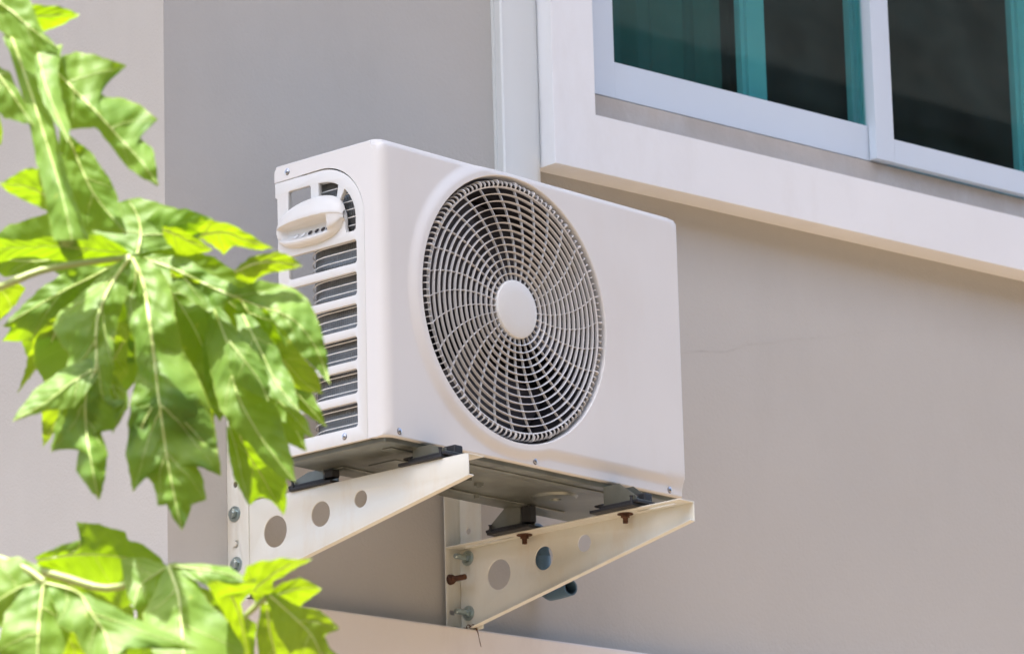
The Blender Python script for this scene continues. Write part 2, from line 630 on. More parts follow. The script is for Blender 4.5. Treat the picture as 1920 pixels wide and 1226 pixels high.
def sash(x0, x1, y, stl, rail, stl2=None, cap=0.0):
    stl2 = stl2 or stl
    bm = bmesh.new()
    d0, d1 = y, y + 0.022
    box(bm, x0, x0 + stl, d0, d1, SB, ST, 0.0012)
    box(bm, x1 - stl2, x1, d0, d1, SB, ST, 0.0012)
    box(bm, x0 + stl + 0.0002, x1 - stl2 - 0.0002, d0 + 0.0008, d1 - 0.0008, SB, SB + rail, 0.0012)
    box(bm, x0 + stl + 0.0002, x1 - stl2 - 0.0002, d0 + 0.0008, d1 - 0.0008, ST - rail, ST, 0.0012)
    o = wp(mesh_obj('sash', bm, M['sash'], smooth=False))
    bm = bmesh.new()
    box(bm, x0 + stl - 0.006, x1 - stl2 + 0.006, y + 0.010, y + 0.0145, SB + rail - 0.006, ST - rail + 0.006)
    p = wp(mesh_obj('pane', bm, M['glass'], smooth=False))


YS = YW + 0.010
sash(0.985, 1.93, YS, 0.114, 0.080, 0.055)
sash(1.868, 2.85, YS - 0.024, 0.058, 0.054, 0.11)
# outer frame
bm = bmesh.new()
box(bm, OX0 + 0.001, OX1 - 0.001, YS + 0.030, YS + 0.085, SB, SB + 0.03, 0.001)
box(bm, OX0 + 0.001, OX0 + 0.014, YS - 0.003, YS + 0.085, SB + 0.0305, ST, 0.001)
box(bm, OX1 - 0.014, OX1 - 0.001, YS - 0.003, YS + 0.085, SB + 0.0305, ST, 0.001)
box(bm, OX0 + 0.001, OX1 - 0.001, YS + 0.0, YS + 0.085, ST + 0.0005, OZ1 - 0.001, 0.001)
wp(mesh_obj('frame', bm, M['sash'], smooth=False))
# inner screen: white posts behind the glass
for x in (1.560, 1.908, 2.459):
    bm = bmesh.new()
    box(bm, x + 0.012, x + 0.068, YS + 0.070, YS + 0.092, SB + 0.031, ST, 0.002)
    box(bm, x, x + 0.0115, YS + 0.078, YS + 0.096, SB + 0.031, ST, 0.001)
    wp(mesh_obj('inner_post', bm, M['sash'], smooth=False))
# the room behind: curtain and dark walls
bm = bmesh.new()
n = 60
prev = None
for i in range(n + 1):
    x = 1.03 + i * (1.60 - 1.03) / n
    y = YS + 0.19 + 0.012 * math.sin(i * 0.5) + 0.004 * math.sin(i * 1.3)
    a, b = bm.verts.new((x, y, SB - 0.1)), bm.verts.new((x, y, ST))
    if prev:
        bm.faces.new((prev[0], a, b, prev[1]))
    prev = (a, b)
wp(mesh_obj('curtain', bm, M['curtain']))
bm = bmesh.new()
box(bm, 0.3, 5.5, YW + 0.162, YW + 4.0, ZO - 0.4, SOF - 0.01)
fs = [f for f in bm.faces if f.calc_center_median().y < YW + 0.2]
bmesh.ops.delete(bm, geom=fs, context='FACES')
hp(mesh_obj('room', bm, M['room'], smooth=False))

# ------------------------------------------------------------------ the house across the lane (mirrored in the panes, height and length set to block sky)
nb = empty('neighbour_house', 'brown house with a dark tiled roof across the lane, seen mirrored in the window panes', 'house', (7, -8.8, 0))
bm = bmesh.new()
box(bm, -20, 16, -7, 0, 0, 8.2)
mesh_obj('wall', bm, M['nwall'], nb, smooth=False)
bm = bmesh.new()
A = [bm.verts.new(p) for p in ((-21, -8, 8.21), (17, -8, 8.21), (17, 0.9, 8.21), (-21, 0.9, 8.21), (-21, -8, 8.35), (17, -8, 8.35), (17, 0.9, 8.35), (-21, 0.9, 8.35), (-16, -3.5, 13.2), (12, -3.5, 13.2))]
for q in ((0, 1, 2, 3), (0, 1, 5, 4), (1, 2, 6, 5), (2, 3, 7, 6), (3, 0, 4, 7), (4, 5, 9, 8), (6, 7, 8, 9), (7, 4, 8), (5, 6, 9)):
    bm.faces.new([A[i] for i in q])
mesh_obj('roof', bm, M['nroof'], nb, smooth=False)
for k in range(8):
    x = -16 + k * 3.6
    bm = bmesh.new()
    box(bm, x, x + 1.3, -0.02, 0.04, 4.2, 5.6)
    mesh_obj('window', bm, M['room'], nb, smooth=False)

# unseen house added on the left to cut light on the side walls
nl = empty('garden_house', 'grey rendered house with a dark roof beyond the garden, left of the papaya tree', 'house', (-11.5, 4.0, 0))
bm = bmesh.new()
box(bm, -8, 0, -7, 8, 0, 7.0)
mesh_obj('wall', bm, M['nwall'], nl, smooth=False)
bm = bmesh.new()
A = [bm.verts.new(p) for p in ((-9, -8, 7.01), (0.8, -8, 7.01), (0.8, 9, 7.01), (-9, 9, 7.01), (-9, -8, 7.15), (0.8, -8, 7.15), (0.8, 9, 7.15), (-9, 9, 7.15), (-4, -4, 9.6), (-4, 5, 9.6))]
for q in ((0, 1, 2, 3), (0, 1, 5, 4), (1, 2, 6, 5), (2, 3, 7, 6), (3, 0, 4, 7), (4, 5, 8), (5, 6, 9, 8), (6, 7, 9), (7, 4, 8, 9)):
    bm.faces.new([A[i] for i in q])
mesh_obj('roof', bm, M['nroof'], nl, smooth=False)

# ------------------------------------------------------------------ trunking on the wall
tr = empty('pipe_trunking', 'white plastic pipe trunking running down the wall beside the window', 'trunking', W(0.7430, YW, 0.10))
bm = bmesh.new()
box(bm, -0.001, 0.105, -0.008, -0.0005, 0, 2.2)
mesh_obj('backplate', bm, M['duct'], tr, smooth=False)
bm = bmesh.new()
prof = [(0.001, -0.0085), (0.0, -0.026), (0.003, -0.030), (0.020, -0.0315), (0.024, -0.0335), (0.075, -0.0335), (0.085, -0.0325), (0.099, -0.029), (0.104, -0.023), (0.104, -0.0085)]
rows = [[bm.verts.new((x, y, z)) for x, y in prof] for z in (0, 2.2)]
for k in range(len(prof)):
    k2 = (k + 1) % len(prof)
    bm.faces.new((rows[0][k], rows[0][k2], rows[1][k2], rows[1][k]))
bm.faces.new(rows[0])
mesh_obj('cover', bm, M['duct'], tr, angle=40)

# ------------------------------------------------------------------ drain pipe
dp = empty('drain_pipe', 'blue grey plastic drain pipe with open elbow end behind the right bracket', 'pipe', W(0.8265, YW, -0.10))
bm = bmesh.new()
P = [(0, 0.02, 0.105), (0, -0.008, 0.105), (0, -0.016, 0.098), (0, -0.020, 0.088), (0, -0.021, 0.05), (0, -0.021, 0.01), (0, -0.023, -0.008), (0, -0.030, -0.020), (-0.002, -0.043, -0.026), (-0.005, -0.070, -0.027), (-0.009, -0.108, -0.0265)]
tube(bm, P, [0.0155] * 8 + [0.0165, 0.0165, 0.0165], 20, cap=False)
tube(bm, [P[-1], (-0.0065, -0.080, -0.0268)], 0.0135, 20, cap=False)
a0, a1 = Vector(P[-1]), Vector(P[-1])
mesh_obj('pipe', bm, M['pvc'], dp)
bm = bmesh.new()
lathe(bm, [(0.0165, 0), (0.0165, 0.0006), (0.0135, 0.0006), (0.0135, 0)], P[-1], (-0.106, -0.994, 0.01), 20)
mesh_obj('rim', bm, M['pvc'], dp)
bm = bmesh.new()
lathe(bm, [(0, 0), (0.0133, 0)], (-0.0065, -0.081, -0.0268), (-0.106, -0.994, 0.01), 20)
mesh_obj('bore', bm, M['dark'], dp)

# ================================================================== OUTDOOR UNIT (local frame: x along the front, y into the wall, z up)
unit = empty('outdoor_unit', 'white air conditioner outdoor unit with round fan guard on two wall brackets', 'air conditioner', (0, 0, ZO), YAW)
FX, FZ, FR = 0.3535, 0.2925, 0.2575
BUL = 0.0085


def front_y(x, z):
    """depth of the pressed front: bulge round the fan and over the right part, rounded edges"""
    d = math.hypot(x - FX, z - FZ) - (FR + 0.020)
    if x > FX:
        d2 = max(0.0285 - z, z - 2)
        d = min(d, d2) if d2 < 0 or d > 0 else d
        if d2 > 0 and d > 0:
            d = min(d, d2)
    h = BUL * (1 - sstep(-0.012, 0.013, d))
    y = -h
    rl, rt_, rr = 0.024, 0.014, 0.010
    dx = max(0.0, rl - x)
    if dx > 0:
        y += rl - math.sqrt(max(0.0, rl * rl - dx * dx))
    dz = max(0.0, rt_ - (UH - z))
    if dz > 0:
        y += rt_ - math.sqrt(max(0.0, rt_ * rt_ - dz * dz))
    dr = max(0.0, rr - (UW - x))
    if dr > 0:
        y += rr - math.sqrt(max(0.0, rr * rr - dr * dr))
    db = max(0.0, 0.003 - z)
    if db > 0:
        y += 0.003 - math.sqrt(max(0.0, 9e-6 - db * db))
    return y


bm = bmesh.new()
NA = 360
# ray ends on the rectangle, with a ray through every corner
angs = [2 * PI * i / NA for i in range(NA)]
for cx_, cz_ in ((0, 0), (UW, 0), (UW, UH), (0, UH)):
    a = math.atan2(cz_ - FZ, cx_ - FX) % (2 * PI)
    k = min(range(NA), key=lambda i: abs(angs[i] - a))
    angs[k] = a
NRAD = 64
grid = []
for a in angs:
    ca, sa = math.cos(a), math.sin(a)
    tt = 1e9
    if ca > 1e-9:
        tt = min(tt, (UW - FX) / ca)
    if ca < -1e-9:
        tt = min(tt, -FX / ca)
    if sa > 1e-9:
        tt = min(tt, (UH - FZ) / sa)
    if sa < -1e-9:
        tt = min(tt, -FZ / sa)
    # corner rounding of the outline
    rowv = []
    for k in range(NRAD + 1):
        u = k / NRAD
        u = 1 - (1 - u) ** 1.6 if k else 0
        r = FR + (tt - FR) * u
        x, z = FX + r * ca, FZ + r * sa
        rowv.append((x, front_y(x, z), z))
    grid.append(rowv)
# round the top corners in elevation
RC = 0.012


def corner(p):
    x, y, z = p
    for cx_, sx in ((RC, -1), (UW - RC, 1)):
        if (x - cx_) * sx > 0 and z > UH - RC:
            v = Vector((x - cx_, z - (UH - RC)))
            m_ = max(abs(v.x), abs(v.y))
            if m_ > 1e-9 and v.length > 0:
                v = v * (m_ / v.length)
            x, z = cx_ + v.x, UH - RC + v.y
    return (x, y, z)


V = [[bm.verts.new(corner(p)) for p in q] for q in grid]
for i in range(NA):
    a, b = V[i], V[(i + 1) % NA]
    for k in range(NRAD):
        bm.faces.new((a[k], a[k + 1], b[k + 1], b[k]))
# rolled rim and collar into the fan opening
for dy, dr in ((0.003, 0.0), (0.010, -0.0005), (0.040, -0.001)):
    pass
rim = [V[i][0] for i in range(NA)]
prev = rim
for dy, dr in ((0.0012, -0.0012), (0.004, -0.0018), (0.012, -0.002), (0.026, -0.002)):
    cur = []
    for i, a in enumerate(angs):
        r = FR + dr
        cur.append(bm.verts.new((FX + r * math.cos(a), -BUL + dy, FZ + r * math.sin(a))))
    for i in range(NA):
        bm.faces.new((prev[i], prev[(i + 1) % NA], cur[(i + 1) % NA], cur[i]))
    prev = cur
# the outer edge turns back: left edge continues onto the side strip made below; top, right, bottom get a return
outer = [V[i][NRAD] for i in range(NA)]
prev = outer
for dep in (0.02, 0.055):
    cur = []
    for v in outer:
        y = max(v.co.y, 0) + dep if dep < 0.05 else 0.055
        cur.append(bm.verts.new((v.co.x, y, v.co.z)))
    for i in range(NA):
        v1, v2 = outer[i], outer[(i + 1) % NA]
        if v1.co.x < 1e-5 and v2.co.x < 1e-5:
            continue                                     # left side comes as a plate
        if dep > 0.03 and v1.co.z < 1e-5 and v2.co.z < 1e-5:
            continue
        bm.faces.new((prev[i], prev[(i + 1) % NA], cur[(i + 1) % NA], cur[i]))
    prev = cur
bmesh.ops.delete(bm, geom=[v for v in bm.verts if not v.link_faces], context='VERTS')
# left side strip (part of the wrap-round front), cut out for the side grille
LF = Matrix(((0, 0, -1, 0.0012), (1, 0, 0, 0), (0, 1, 0, 0), (0, 0, 0, 1)))
arcpts = [(0.155 + 0.111 * math.cos(rad(t)), 0.420 + 0.111 * math.sin(rad(t))) for t in range(0, 91, 6)]
# in (y,z): outline of the strip: bottom front, up the front edge, over the top, down to the seam
seam = [(0.0450, 0.0005)] + [(0.0440, 0.420)] + [(0.155 - 0.111 * math.cos(rad(t)), 0.420 + 0.111 * math.sin(rad(t))) for t in range(6, 91, 6)] + [(0.2745, 0.529)]
strip = [(0.024, 0.0005)] + seam + [(0.2745, 0.546)] + [(0.2745 - 0.012 + 0.012 * math.cos(rad(t)), 0.546 + 0.012 * math.sin(rad(t))) for t in range(15, 91, 15)] + [(0.026, 0.558), (0.024, 0.546)]
plate(bm, strip, [], 0.0024, LF)
fp = mesh_obj('front_panel', bm, M['ac'], unit, angle=32)

# top cover
bm = bmesh.new()
prof = [(0.004, UH - 0.006), (0.010, UH + 0.0015), (0.018, UH + 0.003), (UD + 0.002, UH + 0.003), (UD + 0.004, UH - 0.002)]
rows = []
for x, dz in ((0.001, -0.010), (0.003, -0.003), (0.006, -0.001), (0.010, 0.0), (0.016, 0.0), (0.024, 0.0), (UW - 0.026, 0.0), (UW - 0.018, -0.003), (UW - 0.014, -0.012)):
    yo = 0.024 - math.sqrt(max(0, 0.024 ** 2 - max(0.0, 0.024 - x) ** 2)) + 0.002
    rows.append([bm.verts.new((x, y + (yo if y < 0.1 else 0), z + dz)) for y, z in prof])
for a, b in zip(rows, rows[1:]):
    for k in range(len(prof) - 1):
        bm.faces.new((a[k], a[k + 1], b[k + 1], b[k]))
mesh_obj('top_cover', bm, M['ac'], unit, angle=50)
# right side panel
bm = bmesh.new()
box(bm, UW - 0.0012, UW - 0.0002, 0.0552, UD, 0.001, UH - 0.004)
box(bm, UW - 0.20, UW - 0.0014, UD - 0.0012, UD - 0.0002, 0.001, UH - 0.004)
mesh_obj('side_panel', bm, M['ac'], unit, smooth=False)

# side grille
GB = 0.2680
bm = bmesh.new()
outl = [(0.0458, 0.0005), (0.0448, 0.420)] + [(0.155 - 0.1102 * math.cos(rad(t)), 0.420 + 0.1082 * math.sin(rad(t))) for t in range(5, 91, 5)] + [(0.2735, 0.5278), (0.2735, 0.500), (0.2685, 0.497), (GB, 0.46), (GB, 0.44), (0.272, 0.438), (0.272, 0.428), (GB, 0.425), (GB, 0.0005)]
holes = []
for zt, zb_ in ((0.3792, 0.3348), (0.3185, 0.2742), (0.2582, 0.2131), (0.1968, 0.1518), (0.1359, 0.0901), (0.0742, 0.0276)):
    yr = 0.0655 + (0.379 - zt) * 0.016
    holes.append(rrect(yr, zb_, 0.2400, zt, 0.006))
holes.append(rrect(0.1807, 0.4560, 0.2394, 0.5058, 0.005))
# the two openings round the handle's shoulder
o2 = [(0.160, 0.505)] + [(0.155 - 0.086 * math.cos(rad(t)), 0.420 + 0.0845 * math.sin(rad(t))) for t in range(88, 56, -5)]
i2 = [(0.152 - 0.058 * math.cos(rad(t)), 0.418 + 0.059 * math.sin(rad(t))) for t in range(50, 97, 8)] + [(0.160, 0.4785)]
holes.append(o2 + i2)
o3 = [(0.155 - 0.0885 * math.cos(rad(t)), 0.420 + 0.0845 * math.sin(rad(t))) for t in range(46, -1, -5)] + [(0.0668, 0.400), (0.072, 0.3965), (0.090, 0.3965)]
i3 = [(0.152 - 0.0585 * math.cos(rad(t)), 0.418 + 0.059 * math.sin(rad(t))) for t in range(-8, 43, 7)]
holes.append(o3 + i3)
LG = Matrix(((0, 0, -1, 0.0046), (1, 0, 0, 0), (0, 1, 0, 0), (0, 0, 0, 1)))
plate(bm, outl, holes, 0.0092, LG, 0.0012)
side = mesh_obj('side_grille', bm, M['plastic'], unit, angle=40)

# carrying handle moulded on the grille
bm = bmesh.new()
NY, prof = 44, [(0.0015, 0.4795), (-0.004, 0.4785), (-0.013, 0.472), (-0.021, 0.461), (-0.0265, 0.448), (-0.028, 0.439), (-0.0275, 0.4365), (-0.025, 0.4358), (-0.006, 0.4340), (0.000, 0.430), (0.0015, 0.424), (0.0005, 0.416), (-0.005, 0.4075), (-0.0115, 0.404), (-0.0145, 0.4025), (-0.0150, 0.399), (-0.012, 0.3945), (-0.006, 0.3915), (0.0015, 0.3905)]
Y0, Y1 = 0.2630, 0.0930
rows = []
for i in range(NY + 1):
    t = i / NY
    y = Y0 + (Y1 - Y0) * t
    # domed envelope: long soft rise on the wall side, round end near the fan
    q_ = (0.60 - t) / 0.61 if t < 0.60 else (t - 0.60) / 0.402
    e = max(0.0, 1 - abs(q_) ** 2.3) ** 0.5
    el = max(0.0, 1 - abs((t - 0.48) / 0.49) ** 2.6) ** 0.5 if 0 <= t <= 0.97 else 0.0
    pk = sstep(0.02, 0.14, t) * (1 - sstep(0.76, 0.84, t))
    row = []
    for j, (x, z) in enumerate(prof):
        zc = 0.4300
        if j <= 8:
            zz2 = zc + (z - zc) * (0.12 + 0.88 * e)
            xx = x * (0.10 + 0.90 * e) if x < 0 else x
        else:
            zz2 = zc + (z - zc) * (0.25 + 0.75 * el)
            xx = x * el if x < 0 else x
        if 7 <= j <= 12:
            front = -0.0265 * (0.10 + 0.90 * e)
            xx = xx * pk + front * (1 - pk) * (1 - 0.12 * (j - 7) / 5)
        if j > 12:
            xx = min(xx, -0.022 * e * (1 - pk) * (1 - (j - 13) / 5)) if x < 0 else xx
        row.append(bm.verts.new((xx - 0.0005, y, zz2)))
    rows.append(row)
for a, b in zip(rows, rows[1:]):
    for k in range(len(prof) - 1):
        bm.faces.new((a[k], a[k + 1], b[k + 1], b[k]))
bm.faces.new(rows[0])
hd = mesh_obj('handle', bm, M['plastic'], side, angle=60)
for k, y in enumerate((0.2165, 0.1985, 0.1805, 0.1635, 0.1470, 0.1335)):
    bm = bmesh.new()
    lathe(bm, [(0, 0.0004), (0.0044, 0.0004), (0.0050, 0)], (-0.0032, y, 0.4140), (-0.86, 0, 0.5), 16)
    mesh_obj('drain_hole', bm, M['trim'] if k < 2 else M['dark'], side)  # flat discs: hole shade and the wall seen through put into the colour

# interior: coil, guard wires, fan duct
bm = bmesh.new()
uvl = bm.loops.layers.uv.new('UVMap')
path = [(0.022, 0.03 + 0.13 * k / 8) for k in range(9)] + [(0.022 + 0.075 * (1 - math.cos(rad(t))), 0.16 + 0.075 * math.sin(rad(t))) for t in range(8, 91, 8)] + [(0.10 + 0.71 * k / 14, 0.236) for k in range(15)]
L_ = 0
rows = []
for i, (x, y) in enumerate(path):
    if i:
        L_ += math.hypot(x - path[i - 1][0], y - path[i - 1][1])
    rows.append((bm.verts.new((x, y, 0.012)), bm.verts.new((x, y, 0.535)), L_))
for a, b in zip(rows, rows[1:]):
    f = bm.faces.new((a[0], b[0], b[1], a[1]))
    for lp, uvv in zip(f.loops, ((a[2], 0), (b[2], 0), (b[2], 1), (a[2], 1))):
        lp[uvl].uv = uvv
mesh_obj('coil', bm, M['coil'], unit, recalc=False)
bm = bmesh.new()
for k in range(33):
    z = 0.022 + k * 0.0156
    P = [(0.013, 0.03, z), (0.013, 0.10, z), (0.013, 0.15, z)] + [(0.013 + 0.083 * (1 - math.cos(rad(t))), 0.155 + 0.083 * math.sin(rad(t)), z) for t in range(6, 91, 12)] + [(0.13, 0.241, z)]
    tube(bm, P, 0.0011, 6)
mesh_obj('wire_guard', bm, M['wire'], unit)
bm = bmesh.new()
lathe(bm, [(FR - 0.0025, 0.0165), (0.2500, 0.024), (0.2440, 0.05), (0.2440, 0.15)], (FX, 0, FZ), (0, 1, 0), 96)
# back of the compartment, seen between the blades
lathe(bm, [(0.262, 0.15), (0, 0.152)], (FX, 0, FZ), (0, 1, 0), 64)
mesh_obj('fan_shroud', bm, M['dark'], unit, recalc=False)
bm = bmesh.new()
lathe(bm, [(0, 0.046), (0.035, 0.047), (0.048, 0.055), (0.050, 0.11), (0, 0.11)], (FX, 0, FZ), (0, 1, 0), 32)
for b_ in range(3):
    prev = None
    for i in range(22):
        t = i / 21
        row = []
        for j in range(9):
            r = 0.045 + 0.19 * j / 8
            th = rad(120 * b_ + 20) + rad(95) * (t - 0.5) * (0.8 + 0.4 * j / 8) + 0.35 * j / 8
            y = 0.058 + 0.055 * t + 0.004 * math.sin(j)
            row.append(bm.verts.new((FX + r * math.cos(th), y, FZ + r * math.sin(th))))
        if prev:
            for j in range(8):
                bm.faces.new((prev[j], prev[j + 1], row[j + 1], row[j]))
        prev = row
mesh_obj('fan', bm, M['fan'], unit, recalc=False)

# fan guard
bm = bmesh.new()


def cyl_pt(r, th, y):
    return Vector((FX + r * math.cos(th), y, FZ + r * math.sin(th)))


RK = [0.0690 + k * (0.2362 - 0.0690) / 12 for k in range(13)]


def dome(r):
    return -0.0105 + 0.0045 * (r / 0.236) ** 2


for k, r in enumerate(RK):
    th_ = 0.0012 if k < 12 else 0.0018
    y0 = dome(r)
    rows = []
    for i in range(144):
        a = 2 * PI * i / 144
        rows.append([cyl_pt(r - th_, a, y0 + 0.0006), cyl_pt(r + th_ * 0.3, a, y0 - 0.0004), cyl_pt(r + th_ * 0.3, a, y0 + 0.0068), cyl_pt(r - th_, a, y0 + 0.0068)])
    sweep_rect(bm, rows, True)
for sI in range(30):
    a0 = rad(12 * sI + 110.5)
    rows = []
    for i in range(17):
        r = 0.050 + (0.2372 - 0.050) * i / 16
        a = a0 + rad(13.2) * max(0.0, (r - 0.060) / 0.176) ** 1.55
        y0 = dome(r) + 0.0024
        h = 0.00075
        tgt = Vector((-math.sin(a), 0, math.cos(a)))
        c = cyl_pt(r, a, y0)
        c2 = cyl_pt(r, a, y0 + 0.0050)
        rows.append([c - tgt * h, c + tgt * h, c2 + tgt * h, c2 - tgt * h])
    sweep_rect(bm, rows)
for k in range(120):
    a = rad(3 * k + 110.5 + 13.2)
    big = (k % 4 == 0)
    tgt = Vector((-math.sin(a), 0, math.cos(a))) * (0.0012 if big else 0.0008)
    pr = [(0.2360, -0.0058), (0.2400, -0.0085), (0.2445, -0.0080), (0.2480, -0.004), (0.2495, 0.001), (0.2492, 0.006), (0.2480, 0.010)]
    if big:
        pr = [(r + 0.0012 * (i > 0), y - 0.0015 * (i > 0)) for i, (r, y) in enumerate(pr)]
    inn = [(0.2350, -0.003), (0.2395, -0.0055), (0.2430, -0.005), (0.2455, -0.002), (0.2467, 0.0015), (0.2465, 0.005), (0.2458, 0.008)]
    rows = []
    for (r, y), (r2, y2) in zip(pr, inn):
        rows.append([cyl_pt(r, a, y) - tgt, cyl_pt(r, a, y) + tgt, cyl_pt(r2, a, y2) + tgt, cyl_pt(r2, a, y2) - tgt])
    sweep_rect(bm, rows)
gd = mesh_obj('fan_guard', bm, M['guard'], unit, angle=30)
bm = bmesh.new()
lathe(bm, [(0, -0.0135), (0.030, -0.0133), (0.050, -0.0125), (0.0545, -0.0112), (0.0562, -0.0085), (0.0560, -0.0005), (0.050, 0.002)], (FX, 0, FZ), (0, 1, 0), 64)
mesh_obj('hub_cap', bm, M['plastic'], gd)


# screws
def screw_bm(p, ax, r=0.0048):
    bm = bmesh.new()
    lathe(bm, [(r * 1.35, -0.0003), (r * 1.35, 0.0005), (r, 0.0008), (r * 0.95, 0.0018), (r * 0.6, 0.0028), (r * 0.34, 0.0029), (r * 0.25, 0.0016), (0, 0.0014)], p, ax, 18)
    return bm


for p, ax in (((0.0356, front_y(0.0356, 0.0112), 0.0112), (0, -1, 0)), ((0.4037, front_y(0.4037, 0.0100), 0.0100), (0, -1, 0)), ((0.7935, front_y(0.7935, 0.0105), 0.0105), (0, -1, 0)),
              ((-0.0001, 0.2405, 0.5442), (-1, 0, 0)), ((-0.0002, 0.1041, 0.0142), (-1, 0, 0))):
    mesh_obj('screw', screw_bm(p, ax), M['screw'], unit)

# base pan
bm = bmesh.new()
plate(bm, [(0.026, 0.010), (UW - 0.010, 0.010), (UW - 0.010, UD - 0.002), (0.010, UD - 0.002), (0.010, 0.026), (0.015, 0.016)], [], 0.014, Matrix.Translation((0, 0, -0.0025)), 0.003)
# pressed ribs and drain dimples on the underside
for (x0, x1, y0, y1, d) in ((0.05, 0.79, 0.035, 0.060, 0.003), (0.10, 0.72, 0.205, 0.232, 0.003), (0.13, 0.30, 0.10, 0.17, 0.002)):
    box(bm, x0, x1, y0, y1, -0.0094 - d, -0.0094, 0.0018)
lathe(bm, [(0.045, 0.0026), (0.040, -0.002), (0.020, -0.0035), (0.012, -0.0035), (0.010, 0.0026)], (0.60, 0.125, -0.012), (0, 0, 1), 28)
lathe(bm, [(0.010, 0.0026), (0.009, -0.004), (0.006, -0.004), (0.005, 0.002)], (0.40, 0.14, -0.012), (0, 0, 1), 16)
lathe(bm, [(0.006, 0.0026), (0.005, -0.006), (0, -0.006)], (0.47, 0.21, -0.012), (0, 0, 1), 12)
lathe(bm, [(0.006, 0.0026), (0.005, -0.010), (0, -0.010)], (0.33, 0.10, -0.012), (0, 0, 1), 12)
mesh_obj('base_pan', bm, M['galv'], unit, angle=30)

# feet on rubber pads
LX, RX = 0.094, 0.6500
for fx, fy, zt, e in ((LX + 0.020, 0.000, -0.040, -1), (LX + 0.020, 0.272, -0.040, 1), (RX - 0.020, -0.012, -0.058, -1), (RX - 0.020, 0.245, -0.058, 1)):
    # e=+1: the sole points back to the wall, -1: out to the front
    bm = bmesh.new()
    for dx in (-0.020, 0.020):
        pl = [(fy - e * 0.022, -0.008), (fy + e * 0.018, -0.008), (fy + e * 0.060, zt + 0.019), (fy + e * 0.060, zt + 0.0145), (fy - e * 0.022, zt + 0.0145)]
        plate(bm, pl, [], 0.0016, Matrix(((0, 0, 1, fx + dx), (1, 0, 0, 0), (0, 1, 0, 0), (0, 0, 0, 1))))
    y0, y1 = sorted((fy - e * 0.022, fy + e * 0.062))
    box(bm, fx - 0.022, fx + 0.022, y0, y1, zt + 0.0128, zt + 0.0144)
    ft = mesh_obj('foot', bm, M['galv'], unit, smooth=False)
    bm = bmesh.new()
    y0, y1 = sorted((fy - e * 0.050, fy + e * 0.058))
    box(bm, fx - 0.032, fx + 0.032, y0, y1, zt + 0.0002, zt + 0.0062, 0.0015)
    y0, y1 = sorted((fy - e * 0.030, fy + e * 0.066))
    box(bm, fx - 0.026, fx + 0.026, y0, y1, zt + 0.0064, zt + 0.0125, 0.0015)
    for dx in (-0.027, 0.027):
        cyl(bm, (fx + dx, fy + e * 0.052, zt + 0.006), (fx + dx, fy + e * 0.052, zt + 0.0185), 0.0026, n=10)
        cyl(bm, (fx + dx, fy + e * 0.052, zt + 0.0186), (fx + dx, fy + e * 0.052, zt + 0.0205), 0.0038, n=10)
    y0, y1 = sorted((fy - e * 0.0235, fy - e * 0.047))
    box(bm, fx - 0.022, fx - 0.002, y0, y1, zt + 0.0128, -0.012 if e > 0 else zt + 0.018, 0.003)
    if e < 0:                                             # a tongue of rubber running up to the lip
        tube(bm, [(fx - 0.016, fy - 0.058, zt + 0.016), (fx - 0.016, fy - 0.020, zt + 0.024), (fx - 0.016, fy + 0.004, -0.012)], 0.0045, 8)
        box(bm, fx + 0.004, fx + 0.026, fy - 0.060, fy - 0.030, zt + 0.0128, zt + 0.030, 0.003)
    mesh_obj('rubber_pad', bm, M['rubber'], ft, smooth=False)


